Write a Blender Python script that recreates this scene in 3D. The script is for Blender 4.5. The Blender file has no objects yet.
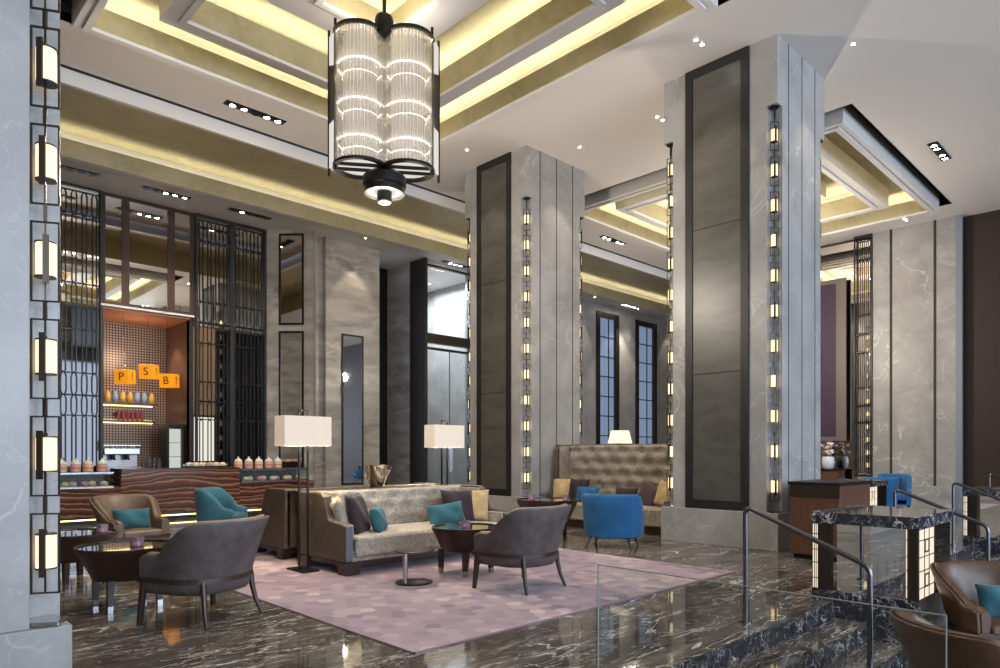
import bpy, bmesh, math, random
from mathutils import Vector, Matrix
random.seed(7)
S = bpy.context.scene
COL = S.collection
PI = math.pi
def rad(a): return math.radians(a)

# ------------------------------------------------------------------ materials
def new_mat(name):
    m = bpy.data.materials.new(name); m.use_nodes = True
    nt = m.node_tree
    return m, nt, nt.nodes['Principled BSDF']
def setp(b, **k):
    names = dict(color='Base Color', rough='Roughness', metal='Metallic', spec='Specular IOR Level', coat='Coat Weight',
                 coatr='Coat Roughness', trans='Transmission Weight', ior='IOR', sheen='Sheen Weight', emit='Emission Color',
                 estr='Emission Strength', alpha='Alpha', sheenr='Sheen Roughness')
    for a, v in k.items():
        if a in ('color', 'emit') and len(v) == 3: v = (*v, 1)
        b.inputs[names[a]].default_value = v
def plain(name, color, rough=.5, metal=0, **k):
    m, nt, b = new_mat(name); setp(b, color=color, rough=rough, metal=metal, **k); return m
def emis(name, color, strength):
    m, nt, b = new_mat(name); setp(b, color=(0, 0, 0), emit=color, estr=strength, rough=.6); return m
def node(nt, t, **k):
    n = nt.nodes.new(t)
    for a, v in k.items():
        if a.startswith('i_'): n.inputs[a[2:].replace('_', ' ')].default_value = v
        else: setattr(n, a, v)
    return n
def ramp(nt, stops, interp='LINEAR'):
    r = nt.nodes.new('ShaderNodeValToRGB'); r.color_ramp.interpolation = interp
    e = r.color_ramp.elements
    while len(e) < len(stops): e.new(.5)
    for i, (p, c) in enumerate(stops):
        e[i].position = p; e[i].color = (*c, 1) if len(c) == 3 else c
    return r
def coords(nt, scale=(1, 1, 1), rot=(0, 0, 0), src='Object'):
    tc = nt.nodes.new('ShaderNodeTexCoord'); mp = nt.nodes.new('ShaderNodeMapping')
    mp.inputs['Scale'].default_value = scale; mp.inputs['Rotation'].default_value = rot
    nt.links.new(tc.outputs[src], mp.inputs['Vector']); return mp.outputs['Vector']
def bump(nt, b, out, strength=.2, dist=.01):
    bp = nt.nodes.new('ShaderNodeBump'); bp.inputs['Strength'].default_value = strength; bp.inputs['Distance'].default_value = dist
    nt.links.new(out, bp.inputs['Height']); nt.links.new(bp.outputs['Normal'], b.inputs['Normal'])
def mix(nt, fac, a, b, mode='MIX'):
    n = nt.nodes.new('ShaderNodeMix'); n.data_type = 'RGBA'; n.blend_type = mode
    L = nt.links
    for s, v in ((0, fac), (6, a), (7, b)):
        if hasattr(v, 'links'): L.new(v, n.inputs[s])
        else: n.inputs[s].default_value = v if s == 0 else (*v, 1)
    return n.outputs[2]
def vein(nt, vec, scale, width, dist=1.2, detail=6, w=0):
    """thin bright lines where a noise field crosses its middle value"""
    n = node(nt, 'ShaderNodeTexNoise', noise_dimensions='4D', i_Scale=scale, i_Detail=detail, i_Distortion=dist, i_W=w)
    nt.links.new(vec, n.inputs['Vector'])
    s = node(nt, 'ShaderNodeMath', operation='SUBTRACT'); s.inputs[1].default_value = .5
    nt.links.new(n.outputs['Fac'], s.inputs[0])
    a = node(nt, 'ShaderNodeMath', operation='ABSOLUTE'); nt.links.new(s.outputs[0], a.inputs[0])
    r = ramp(nt, [(0, (1, 1, 1)), (width, (0, 0, 0))]); nt.links.new(a.outputs[0], r.inputs['Fac'])
    return r.outputs['Color']
def noisefac(nt, vec, scale, detail=4, dist=0, lo=.35, hi=.65, w=0):
    n = node(nt, 'ShaderNodeTexNoise', noise_dimensions='4D', i_Scale=scale, i_Detail=detail, i_Distortion=dist, i_W=w)
    nt.links.new(vec, n.inputs['Vector'])
    r = ramp(nt, [(lo, (0, 0, 0)), (hi, (1, 1, 1))]); nt.links.new(n.outputs['Fac'], r.inputs['Fac'])
    return r.outputs['Color']
def mul(nt, a, b):
    n = node(nt, 'ShaderNodeMath', operation='MULTIPLY')
    nt.links.new(a, n.inputs[0])
    if hasattr(b, 'links'): nt.links.new(b, n.inputs[1])
    else: n.inputs[1].default_value = b
    return n.outputs[0]

def marble(name, dark, light, veinc, vs=1.2, vw=.02, vamt=.6, rough=.25, scale=(1, 1, 1), rot=(0, 0, 0), cloud=1.5, extra=None):
    m, nt, b = new_mat(name)
    v = coords(nt, scale, rot)
    c = mix(nt, noisefac(nt, v, cloud, 8, .6, .3, .7), dark, light)
    c = mix(nt, mul(nt, noisefac(nt, v, 22, 6, .3, .42, .75, 2), .35), c, light)
    c = mix(nt, mul(nt, mul(nt, vein(nt, v, vs, vw), noisefac(nt, v, vs * .8, 2, 0, .45, .6, 5)), vamt), c, veinc)
    if extra:
        c = mix(nt, mul(nt, vein(nt, v, extra[0], extra[1], 2, 4, 9), extra[2]), c, veinc)
    nt.links.new(c, b.inputs['Base Color']); setp(b, rough=rough)
    return m
STONE = marble('stone_column', (.26, .25, .24), (.40, .39, .38), (.62, .61, .59), .9, .012, .5, .3, extra=(2.3, .006, .25))
WALLM = marble('stone_wall', (.21, .185, .155), (.50, .455, .40), (.66, .62, .56), .7, .03, .5, .28, scale=(.7, .7, 2.2), rot=(.15, .1, 0), cloud=1.3)
PIERM = marble('stone_pier', (.23, .215, .2), (.35, .335, .315), (.66, .65, .62), .8, .012, .6, .42, extra=(1.6, .006, .3))
DARKST = marble('stone_dark', (.055, .051, .045), (.105, .098, .086), (.16, .15, .135), 1.6, .02, .3, .35, scale=(1, .6, 1.6), rot=(.5, 0, 0), cloud=2.6)
def floor_mat(name, rot, stretch, lo=(.022, .018, .015), hi=(.155, .132, .112), mid=(.29, .255, .22)):
    m, nt, b = new_mat(name)
    v = coords(nt, stretch, rot)
    c = mix(nt, noisefac(nt, v, 1.6, 9, 1.2, .3, .72), lo, hi)
    c = mix(nt, mul(nt, noisefac(nt, v, 7, 8, 1.5, .52, .72, 3), .5), c, mid)
    c = mix(nt, mul(nt, mul(nt, vein(nt, v, 2.4, .010, .7, 6, 1), noisefac(nt, v, 1.8, 2, 0, .40, .55, 7)), 1.0), c, (.75, .71, .67))
    c = mix(nt, mul(nt, mul(nt, vein(nt, v, 5.5, .015, .8, 5, 4), noisefac(nt, v, 2.6, 2, 0, .46, .58, 8)), .85), c, (.62, .58, .54))
    c = mix(nt, mul(nt, mul(nt, vein(nt, v, 12, .022, .8, 4, 11), noisefac(nt, v, 4, 2, 0, .5, .62, 12)), .6), c, (.5, .46, .42))
    nt.links.new(c, b.inputs['Base Color']); setp(b, rough=.045, spec=.5)
    return m
FLOORM = floor_mat('floor_marble', (0, 0, .14), (.42, 1.6, 1))
STEPM = floor_mat('step_marble', (.3, .2, .5), (1.9, 1.9, 1.9), (.010, .012, .018), (.032, .036, .048), (.06, .065, .08))  # dark marble, with the blue of reflected daylight put into its tones
PLAIN_PAINT = plain('paint_soffit', (.70, .655, .62), .5)
WHITE = plain('paint_white', (.66, .635, .615), .5)
def gold_mat():
    m, nt, b = new_mat('gold_leaf')
    v = coords(nt, (1, 1, 1))
    c = mix(nt, noisefac(nt, v, 1.1, 5, .8, .3, .7), (.36, .31, .175), (.50, .44, .27))
    c = mix(nt, mul(nt, noisefac(nt, v, 9, 5, 0, .4, .7, 3), .4), c, (.56, .50, .34))
    nt.links.new(c, b.inputs['Base Color']); setp(b, rough=.42, metal=.15)
    return m
GOLD = gold_mat()
BLACKM = plain('black_metal', (.018, .017, .016), .38, .6)
BRONZE = plain('dark_bronze', (.055, .042, .032), .35, .7)
DARKGREY = plain('dark_grey_metal', (.025, .025, .026), .45, .4)
CHROME = plain('brushed_steel', (.42, .42, .43), .22, 1)
RAILM = plain('rail_steel', (.16, .16, .17), .25, 1)
MIRROR = plain('bronze_mirror', (.92, .88, .82), .015, 1)
DMIRROR = plain('dark_mirror', (.07, .07, .075), .03, 1)
CMIRROR = plain('clear_mirror', (.80, .79, .77), .02, 1)
GROOVE = plain('dark_groove', (.025, .024, .023), .7)
def wood(name, a, b_, rough=.3, scale=(1, 1, 12)):
    m, nt, b = new_mat(name); v = coords(nt, scale)
    c = mix(nt, noisefac(nt, v, 5, 6, .6, .3, .7), a, b_)
    nt.links.new(c, b.inputs['Base Color']); setp(b, rough=rough); return m
DWOOD = wood('dark_wood', (.022, .011, .008), (.045, .022, .015), .32, (14, 14, 1))
BWOOD = wood('brown_wood', (.07, .03, .016), (.12, .055, .028), .35, (12, 12, .8))
ORANGEW = wood('orange_panel', (.40, .17, .09), (.48, .21, .11), .4, (3, 3, 1))
PBROWN = plain('brown_wall_panel', (.022, .009, .005), .55)
def leather(name, c1, c2, rough=.42, scale=9, bs=.15):
    m, nt, b = new_mat(name); v = coords(nt)
    c = mix(nt, noisefac(nt, v, scale, 6, .4, .3, .7), c1, c2)
    nt.links.new(c, b.inputs['Base Color']); setp(b, rough=rough)
    n = node(nt, 'ShaderNodeTexNoise', i_Scale=90, i_Detail=3); nt.links.new(v, n.inputs['Vector'])
    bump(nt, b, n.outputs['Fac'], bs, .004); return m
GREYL = leather('mauve_leather', (.055, .045, .046), (.105, .088, .088), .5)
TAUPE = leather('taupe_leather', (.17, .135, .105), (.24, .19, .15), .5)
BROWNL = leather('brown_leather', (.06, .03, .015), (.10, .052, .027), .33)
BROWNL2 = leather('tan_leather', (.11, .07, .042), (.18, .115, .07), .42)
OLIVE = leather('olive_leather', (.06, .044, .03), (.095, .072, .05), .45)
SLATE = plain('slate_trim', (.11, .12, .15), .35)
def velvet(name, c1, c2, scale=6, rough=.8, sheen=.12):
    m, nt, b = new_mat(name); v = coords(nt)
    c = mix(nt, noisefac(nt, v, scale, 6, .5, .3, .7), c1, c2)
    nt.links.new(c, b.inputs['Base Color']); setp(b, rough=rough, sheen=sheen)
    n = node(nt, 'ShaderNodeTexNoise', i_Scale=160, i_Detail=2); nt.links.new(v, n.inputs['Vector'])
    bump(nt, b, n.outputs['Fac'], .25, .003); return m
TEAL = velvet('teal_velvet', (.006, .055, .075), (.02, .125, .16))
TEALC = velvet('teal_chair_velvet', (.02, .095, .13), (.05, .18, .23), 3)
BLUEV = velvet('blue_velvet', (.002, .065, .19), (.006, .12, .30), 3)
PURPLE = velvet('aubergine_velvet', (.011, .004, .006), (.024, .009, .013))
MAUVE = velvet('mauve_velvet', (.045, .02, .028), (.08, .038, .048))
GOLDV = velvet('gold_velvet', (.36, .235, .10), (.55, .40, .21), 10)
def tapestry_fabric(name, a, b_, c_):
    m, nt, b = new_mat(name); v = coords(nt)
    c = mix(nt, noisefac(nt, v, 4, 5, .6, .35, .65), a, b_)
    vo = node(nt, 'ShaderNodeTexNoise', i_Scale=34, i_Detail=5, i_Distortion=1.5); nt.links.new(v, vo.inputs['Vector'])
    r = ramp(nt, [(.47, (0, 0, 0)), (.58, (1, 1, 1))]); nt.links.new(vo.outputs['Fac'], r.inputs['Fac'])
    c = mix(nt, mul(nt, r.outputs['Color'], .8), c, c_)
    nt.links.new(c, b.inputs['Base Color']); setp(b, rough=.6, sheen=.15)
    bump(nt, b, r.outputs['Color'], .25, .004); return m
SOFAF = tapestry_fabric('patterned_sofa_velvet', (.32, .275, .215), (.46, .41, .345), (.19, .165, .135))
BANQF = tapestry_fabric('patterned_banquette_velvet', (.26, .22, .175), (.40, .34, .27), (.15, .125, .10))
SHADE = None
def shade_mat():
    m, nt, b = new_mat('linen_shade'); setp(b, color=(.52, .47, .40), rough=.8, emit=(1, .80, .58), estr=.19)
    return m
SHADE = shade_mat()
LAMPG = emis('alabaster_lamp', (1, .78, .46), .9)
LAMPG2 = emis('warm_shade_glow', (1, .87, .66), .6)
SPOTE = emis('downlight_lamp', (1, .93, .82), 30)
LEDW = emis('white_led', (1, .95, .88), 3)
GLOWB = emis('chandelier_core', (1, .90, .78), .38)
FROST = emis('frosted_panel', (1, .94, .86), .38)
LANTERN = emis('lantern_panel', (1, .86, .66), .5)
CASEGLOW = emis('lit_case_panel', (1, .97, .84), .42)
SHELFLED = emis('shelf_led', (1, .80, .32), 2.2)
CUBEGLOW = plain('amber_cube', (.75, .26, .01), .4, emit=(1, .36, .015), estr=.27)
GREENEX = emis('green_exit', (.0, .55, .25), 1.2)
FRIDGEGLOW = emis('fridge_interior', (.95, 1, .92), .35)
def glass(name, color=(1, 1, 1), rough=0, ior=1.45):
    m, nt, b = new_mat(name); setp(b, color=color, rough=rough, trans=1, ior=ior); return m
def thin_glass(name, tint=(.95, .965, .96), refl=.045):
    m = bpy.data.materials.new(name); m.use_nodes = True; nt = m.node_tree; nt.nodes.clear()
    o = nt.nodes.new('ShaderNodeOutputMaterial'); t = nt.nodes.new('ShaderNodeBsdfTransparent'); g = nt.nodes.new('ShaderNodeBsdfGlossy')
    mx = nt.nodes.new('ShaderNodeMixShader'); t.inputs['Color'].default_value = (*tint, 1); g.inputs['Roughness'].default_value = .02
    mx.inputs[0].default_value = refl; nt.links.new(t.outputs[0], mx.inputs[1]); nt.links.new(g.outputs[0], mx.inputs[2])
    nt.links.new(mx.outputs[0], o.inputs['Surface']); return m
TGLASS = thin_glass('clear_glass')
VOTIVE = plain('votive_glass', (.55, .40, .50), .1, 0, trans=.6)
WAX = emis('candle_glow', (1, .8, .75), .6)
EDGE = plain('glass_edge', (.22, .235, .225), .3)
RODG = None
def rod_mat():
    m = bpy.data.materials.new('crystal_rod'); m.use_nodes = True; nt = m.node_tree; nt.nodes.clear()
    o = nt.nodes.new('ShaderNodeOutputMaterial'); t = nt.nodes.new('ShaderNodeBsdfTransparent'); g = nt.nodes.new('ShaderNodeBsdfGlossy')
    d = nt.nodes.new('ShaderNodeBsdfTranslucent'); d.inputs['Color'].default_value = (.95, .92, .87, 1)
    g.inputs['Roughness'].default_value = .12; t.inputs['Color'].default_value = (.96, .94, .9, 1)
    lw = nt.nodes.new('ShaderNodeLayerWeight'); lw.inputs['Blend'].default_value = .45
    m1 = nt.nodes.new('ShaderNodeMixShader'); m2 = nt.nodes.new('ShaderNodeMixShader'); m1.inputs[0].default_value = .28
    nt.links.new(t.outputs[0], m1.inputs[1]); nt.links.new(d.outputs[0], m1.inputs[2])
    nt.links.new(lw.outputs['Facing'], m2.inputs[0]); nt.links.new(m1.outputs[0], m2.inputs[1]); nt.links.new(g.outputs[0], m2.inputs[2])
    nt.links.new(m2.outputs[0], o.inputs['Surface']); return m
RODG = rod_mat()
def onyx():
    m, nt, b = new_mat('striped_onyx'); v = coords(nt, (.35, .35, 1))
    w = node(nt, 'ShaderNodeTexWave', wave_type='BANDS', bands_direction='Z', wave_profile='SAW', i_Scale=1.5, i_Distortion=7.5, i_Detail=4, i_Detail_Scale=1.1)
    nt.links.new(v, w.inputs['Vector'])
    r = ramp(nt, [(0, (.05, .016, .010)), (.2, (.10, .032, .018)), (.42, (.16, .06, .032)), (.52, (.42, .24, .13)), (.58, (.13, .045, .026)), (.78, (.055, .02, .014)), (.92, (.30, .16, .09)), (1, (.07, .022, .014))])
    nt.links.new(w.outputs['Fac'], r.inputs['Fac']); nt.links.new(r.outputs['Color'], b.inputs['Base Color']); setp(b, rough=.16); return m
ONYX = onyx()
def woven():
    m, nt, b = new_mat('woven_bar_wall'); v = coords(nt, (21, 21, 21), (0, rad(45), 0))
    ck = node(nt, 'ShaderNodeTexChecker', i_Scale=1.0); ck.inputs['Color1'].default_value = (.03, .016, .012, 1); ck.inputs['Color2'].default_value = (.33, .22, .14, 1)
    nt.links.new(v, ck.inputs['Vector']); v2 = coords(nt, (1, 1, 1))
    c = mix(nt, noisefac(nt, v2, 1.2, 2), ck.outputs['Color'], (.20, .09, .08)); 
    n = nt.nodes[-1]
    c = mix(nt, .22, ck.outputs['Color'], c)
    nt.links.new(c, b.inputs['Base Color']); setp(b, rough=.35, metal=.3); return m
WOVEN = woven()

# ------------------------------------------------------------------ mesh builder
class MB:
    def __init__(s): s.v = []; s.f = []; s.mi = []; s.m = 0; s.M = None
    def _add(s, vs, fs):
        o = len(s.v)
        if s.M: vs = [s.M @ Vector(v) for v in vs]
        s.v += [tuple(v) for v in vs]; s.f += [[i + o for i in f] for f in fs]; s.mi += [s.m] * len(fs); return s
    def box(s, x0, x1, y0, y1, z0, z1):
        x0, x1 = min(x0, x1), max(x0, x1); y0, y1 = min(y0, y1), max(y0, y1); z0, z1 = min(z0, z1), max(z0, z1)
        return s._add([(x0, y0, z0), (x1, y0, z0), (x1, y1, z0), (x0, y1, z0), (x0, y0, z1), (x1, y0, z1), (x1, y1, z1), (x0, y1, z1)],
                      [(0, 3, 2, 1), (4, 5, 6, 7), (0, 1, 5, 4), (1, 2, 6, 5), (2, 3, 7, 6), (3, 0, 4, 7)])
    def ring(s, x0, x1, y0, y1, w, z0, z1):
        s.box(x0, x1, y0, y0 + w, z0, z1); s.box(x0, x1, y1 - w, y1, z0, z1)
        s.box(x0, x0 + w, y0 + w, y1 - w, z0, z1); return s.box(x1 - w, x1, y0 + w, y1 - w, z0, z1)
    def frame_xz(s, x0, x1, z0, z1, w, y0, y1):     # upright rectangular frame
        s.box(x0, x1, y0, y1, z0, z0 + w); s.box(x0, x1, y0, y1, z1 - w, z1)
        s.box(x0, x0 + w, y0, y1, z0 + w, z1 - w); return s.box(x1 - w, x1, y0, y1, z0 + w, z1 - w)
    def prism(s, pts, z0, z1):
        n = len(pts)
        return s._add([(x, y, z0) for x, y in pts] + [(x, y, z1) for x, y in pts],
                      [list(range(n))[::-1], list(range(n, 2 * n))] + [(i, (i + 1) % n, n + (i + 1) % n, n + i) for i in range(n)])
    def prism_y(s, pts, y0, y1):                    # profile in XZ extruded along Y
        n = len(pts)
        return s._add([(x, y0, z) for x, z in pts] + [(x, y1, z) for x, z in pts],
                      [list(range(n)), list(range(n, 2 * n))[::-1]] + [(i, n + i, n + (i + 1) % n, (i + 1) % n) for i in range(n)])
    def lathe(s, prof, n=24, cx=0, cy=0, caps=True, sx=1, sy=1):
        vs = []; fs = []
        for r, z in prof:
            vs += [(cx + sx * r * math.cos(2 * PI * i / n), cy + sy * r * math.sin(2 * PI * i / n), z) for i in range(n)]
        for k in range(len(prof) - 1):
            for i in range(n):
                j = (i + 1) % n; fs.append((k * n + i, k * n + j, (k + 1) * n + j, (k + 1) * n + i))
        if caps: fs.append(list(range(n))[::-1]); fs.append([(len(prof) - 1) * n + i for i in range(n)])
        return s._add(vs, fs)
    def cyl(s, cx, cy, z0, z1, r, n=16): return s.lathe([(r, z0), (r, z1)], n, cx, cy)
    def tube(s, pts, r, n=8, closed=False):
        P = [Vector(p) for p in pts]; N = len(P); vs = []; fs = []; up = None
        rs = r if isinstance(r, (list, tuple)) else [r] * N
        for i in range(N):
            a = P[(i - 1) % N] if (closed or i) else P[i]; b = P[(i + 1) % N] if (closed or i < N - 1) else P[i]
            t = (b - a).normalized()
            if up is None:
                ref = Vector((0, 0, 1)) if abs(t.z) < .9 else Vector((1, 0, 0)); up = (ref - t * ref.dot(t)).normalized()
            else:
                up = (up - t * up.dot(t)).normalized()
            sd = t.cross(up)
            vs += [P[i] + (up * math.cos(2 * PI * k / n) + sd * math.sin(2 * PI * k / n)) * rs[i] for k in range(n)]
        for i in range(N if closed else N - 1):
            q = (i + 1) % N
            for k in range(n): fs.append((i * n + k, i * n + (k + 1) % n, q * n + (k + 1) % n, q * n + k))
        if not closed: fs.append(list(range(n))[::-1]); fs.append([(N - 1) * n + k for k in range(n)])
        return s._add(vs, fs)
    def bar(s, a, b, w, d=None):
        """square-section bar from a to b (blends of widths allowed)"""
        w0, w1 = w if isinstance(w, tuple) else (w, w)
        a = Vector(a); b = Vector(b); t = (b - a).normalized(); ref = Vector((0, 0, 1)) if abs(t.z) < .9 else Vector((0, 1, 0))
        u = t.cross(ref).normalized(); v = u.cross(t)
        vs = [p + u * x * ww / 2 + v * y * ww / 2 for p, ww in ((a, w0), (b, w1)) for x, y in ((-1, -1), (1, -1), (1, 1), (-1, 1))]
        return s._add(vs, [(0, 3, 2, 1), (4, 5, 6, 7), (0, 1, 5, 4), (1, 2, 6, 5), (2, 3, 7, 6), (3, 0, 4, 7)])
    def sheet(s, rows, closed_u=False, closed_v=False):
        R = len(rows); C = len(rows[0]); vs = [p for r in rows for p in r]; fs = []
        for i in range(R if closed_v else R - 1):
            for j in range(C if closed_u else C - 1):
                fs.append((i * C + j, i * C + (j + 1) % C, ((i + 1) % R) * C + (j + 1) % C, ((i + 1) % R) * C + j))
        return s._add(vs, fs)
    def build(s, name, mats, parent=None, smooth=35, bevel=0, loc=None, rot=0, seg=2, subsurf=0):
        me = bpy.data.meshes.new(name); me.from_pydata(s.v, [], s.f)
        for m in (mats if isinstance(mats, (list, tuple)) else [mats]): me.materials.append(m)
        me.polygons.foreach_set('material_index', s.mi)
        bm = bmesh.new(); bm.from_mesh(me); bmesh.ops.recalc_face_normals(bm, faces=bm.faces); bm.to_mesh(me); bm.free()
        if smooth:
            me.polygons.foreach_set('use_smooth', [True] * len(me.polygons)); me.set_sharp_from_angle(angle=rad(smooth))
        o = bpy.data.objects.new(name, me); COL.objects.link(o)
        if parent: o.parent = parent
        if loc: o.location = loc
        if rot: o.rotation_euler.z = rot
        if bevel:
            b = o.modifiers.new('bevel', 'BEVEL'); b.width = bevel; b.segments = seg; b.limit_method = 'ANGLE'; b.angle_limit = rad(40)
        if subsurf:
            b = o.modifiers.new('sub', 'SUBSURF'); b.levels = subsurf; b.render_levels = subsurf
        return o
def tag(o, label=None, cat=None, group=None, kind=None):
    if label: o['label'] = label
    if cat: o['category'] = cat
    if group: o['group'] = group
    if kind: o['kind'] = kind
    return o
def thing(name, label, cat, loc=(0, 0, 0), rz=0, group=None):
    o = bpy.data.objects.new(name, None); o.empty_display_size = .1; COL.objects.link(o)
    o.location = loc; o.rotation_euler.z = rz; return tag(o, label, cat, group)
def struct(o): o['kind'] = 'structure'; return o
def dup(o, loc=None, rz=None, label=None, group=None, parent=None):
    c = o.copy(); COL.objects.link(c)
    if parent: c.parent = parent
    for ch in list(o.children): dup(ch, parent=c)
    if loc is not None: c.location = loc
    if rz is not None: c.rotation_euler.z = rz
    if label: c['label'] = label
    if group: c['group'] = group
    return c

# ------------------------------------------------------------------ room shell
ZC = 7.37
PIT = -.45
m = MB(); m.box(-5, 28, 2.43, 20.5, -.2, 0); m.box(-5, 2.40, -9, 2.43, -.8, 0); struct(m.build('floor', FLOORM, smooth=0))
m = MB(); m.box(2.40, 22, -9, 1.81, PIT - .2, PIT); struct(m.build('floor_pit', FLOORM, smooth=0))
def stairs(x0, x1):
    m = MB(); m.m = 0
    for k in range(2):
        z = -.15 * (k + 1); y1 = 2.43 - .31 * k
        m.box(x0, x1, y1 - .31, y1, PIT - .1, z)
    rr_ = MB()
    for k in range(3):
        y1 = 2.43 - .31 * k; rr_.box(x0, x1, y1 - .012, y1, -.15 * (k + 1) + .001, -.15 * k - .002)
    struct(rr_.build('trim_riser', STEPM, smooth=0))
    return struct(m.build('floor_steps', FLOORM, smooth=0))
stairs(2.42, 6.75); stairs(7.95, 12.7); stairs(13.9, 21)


# ceiling soffit with three openings
m = MB(); xs = [-5, 2.1, 8.43, 12.46, 19.14, 28]; ys = [-9, 4.2, 10.95, 12.2, 15.8, 20.5]
for i in range(5):
    for j in range(5):
        if j == 3 or (j == 1 and i in (1, 3)): continue
        m.box(xs[i], xs[i + 1], ys[j], ys[j + 1], ZC, ZC + .12)
struct(m.build('ceiling', PLAIN_PAINT, smooth=0))
def area(loc, sx, sy, power, color, rot=(0, 0, 0), name='cove_light', spread=PI):
    l = bpy.data.lights.new(name, 'AREA'); l.shape = 'RECTANGLE'; l.size = sx; l.size_y = sy; l.energy = power; l.color = color; l.spread = spread
    o = bpy.data.objects.new(name, l); COL.objects.link(o); o.location = loc; o.rotation_euler = rot; return o
WARM = (1, .92, .64)
COVE = 2.5
def coffer(x0, x1, y0, y1):
    wm = MB(); gm = MB(); dm = MB()
    def lip(ins, zb, zu, zt, w=.16):
        a, b, c, d = x0 + ins, x1 - ins, y0 + ins, y1 - ins
        wm.ring(a, b, c, d, .02, zb, zt); wm.ring(a + .02, b - .02, c + .02, d - .02, w - .05, zb, zb + .025)
        gm.ring(a + w - .03, b - w + .03, c + w - .03, d - w + .03, .03, zb, zu)
        wm.ring(a + w - .055, b - w + .055, c + w - .055, d - w + .055, .085, zb - .03, zb + .02)
        L = zu - .05; TT = .6
        for yy, q in ((c + .06, -TT), (d - .06, TT)): area(((a + b) / 2, yy, L), b - a - .2, .05, COVE * (b - a), WARM, (PI + q, 0, 0))
        for xx, q in ((a + .06, TT), (b - .06, -TT)): area((xx, (c + d) / 2, L), .05, d - c - .2, COVE * (d - c), WARM, (0, PI + q, 0))
    l2, l3 = 1.05, 2.1
    lip(.2, 7.2, 7.55, 7.76); lip(l2, 7.28, 7.70, 7.92, .24); lip(l3, 7.52, 7.85, 8.1, .5)
    dm.ring(x0 - .02, x1 + .02, y0 - .02, y1 + .02, .02, ZC, 7.76); dm.ring(x0, x1, y0, y1, .2, 7.62, 7.66)  # reveal coloured dark to read as a shadow gap
    gm.ring(x0 + .2, x1 - .2, y0 + .2, y1 - .2, l2 - .2, 7.72, 7.75)
    gm.ring(x0 + l2, x1 - l2, y0 + l2, y1 - l2, l3 - l2, 7.88, 7.91)
    gm.box(x0 + l3, x1 - l3, y0 + l3, y1 - l3, 8.06, 8.08)
    struct(wm.build('ceiling_coffer_lip', WHITE, smooth=0)); struct(gm.build('ceiling_coffer_gold', GOLD, smooth=0)); struct(dm.build('ceiling_coffer_reveal', GROOVE, smooth=0))
coffer(2.1, 8.43, 4.2, 10.95); coffer(12.46, 19.14, 4.2, 10.95)
# long recess in front of the bar wall
wm = MB(); gm = MB(); dm = MB()
wm.box(-5, 28, 12.35, 12.42, 7.16, 7.395); dm.box(-5, 28, 12.35, 12.42, 7.395, 7.75)  # fascia top coloured dark for the shadow in the gap
wm.box(-5, 28, 15.48, 15.61, 7.19, 7.22); wm.box(-5, 28, 15.61, 15.63, 7.19, 7.75)
gm.box(-5, 28, 12.42, 15.61, 7.72, 7.75); gm.box(-5, 28, 12.42, 12.44, 7.16, 7.72); gm.box(-5, 28, 15.46, 15.48, 7.19, 7.54)
dm.box(-5, 28, 12.18, 12.35, 7.6, 7.62); dm.box(-5, 28, 15.63, 15.82, 7.6, 7.62)
struct(wm.build('ceiling_recess_lip', WHITE, smooth=0)); struct(gm.build('ceiling_recess_gold', GOLD, smooth=0)); struct(dm.build('ceiling_recess_reveal', GROOVE, smooth=0))
area((11.5, 15.56, 7.49), 32, .05, COVE * 19, WARM, (PI + .95, 0, 0))

# walls
m = MB(); m.box(-5.2, -5, -9, 20.5, -.8, 9); struct(m.build('wall_west', WALLM, smooth=0))
m = MB(); m.box(28, 28.2, 8.5, 20.5, -.8, 9); struct(m.build('wall_east', STONE, smooth=0))
# bar wall: solid around the niche X 4.3..6.28, z 0..4.72
m = MB(); m.box(-5, 4.3, 17.52, 17.7, 0, 7.4); m.box(6.28, 8.25, 17.52, 17.7, 0, 7.4); m.box(4.3, 6.28, 17.52, 17.7, 4.75, 7.4)
struct(m.build('wall_bar', PBROWN, smooth=0))
m = MB(); m.box(4.2, 6.4, 19.25, 19.35, 0, 5); struct(m.build('wall_bar_niche_back', WOVEN, smooth=0))
m = MB(); m.box(6.28, 6.36, 17.53, 19.25, 0, 4.72); m.box(4.22, 4.3, 17.53, 19.25, 0, 4.72); struct(m.build('wall_bar_niche_side', BWOOD, smooth=0))
m = MB(); m.box(4.3, 6.28, 17.48, 19.25, 4.70, 4.74); struct(m.build('ceiling_bar_niche', ORANGEW, smooth=0))
# canted pilaster
def canted(s0, s1, d0, d1, z0, z1, mb):
    u = Vector((.7071, -.7071, 0)); n = Vector((.7071, .7071, 0)); o = Vector((8.25, 17.5, 0))
    p = [o + u * s0 + n * d0, o + u * s1 + n * d0, o + u * s1 + n * d1, o + u * s0 + n * d1]
    mb.prism([(q.x, q.y) for q in p], z0, z1)
m = MB(); canted(0, 1.27, 0, .25, 0, 7.4, m); struct(m.build('wall_canted', WALLM, smooth=0))
m = MB(); m.box(9.0, 9.75, 17.0, 17.2, 0, 7.4); struct(m.build('wall_return', WALLM, smooth=0))
m = MB(); m.box(9.66, 11.42, 16.83, 17.1, 0, 7.4); struct(m.build('wall_marble', WALLM, smooth=0))
# side passage
m = MB(); m.box(12.86, 12.95, 17.27, 18.5, 0, 7.4); struct(m.build('wall_passage', WALLM, smooth=0))
m = MB(); m.box(11.3, 12.95, 18.5, 18.6, 0, 7.4); struct(m.build('door_1', BLACKM, smooth=0))
m = MB(); m.box(12.85, 12.95, 16.5, 17.27, 0, 7.36); struct(m.build('trim_1', BRONZE, smooth=0))
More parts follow.
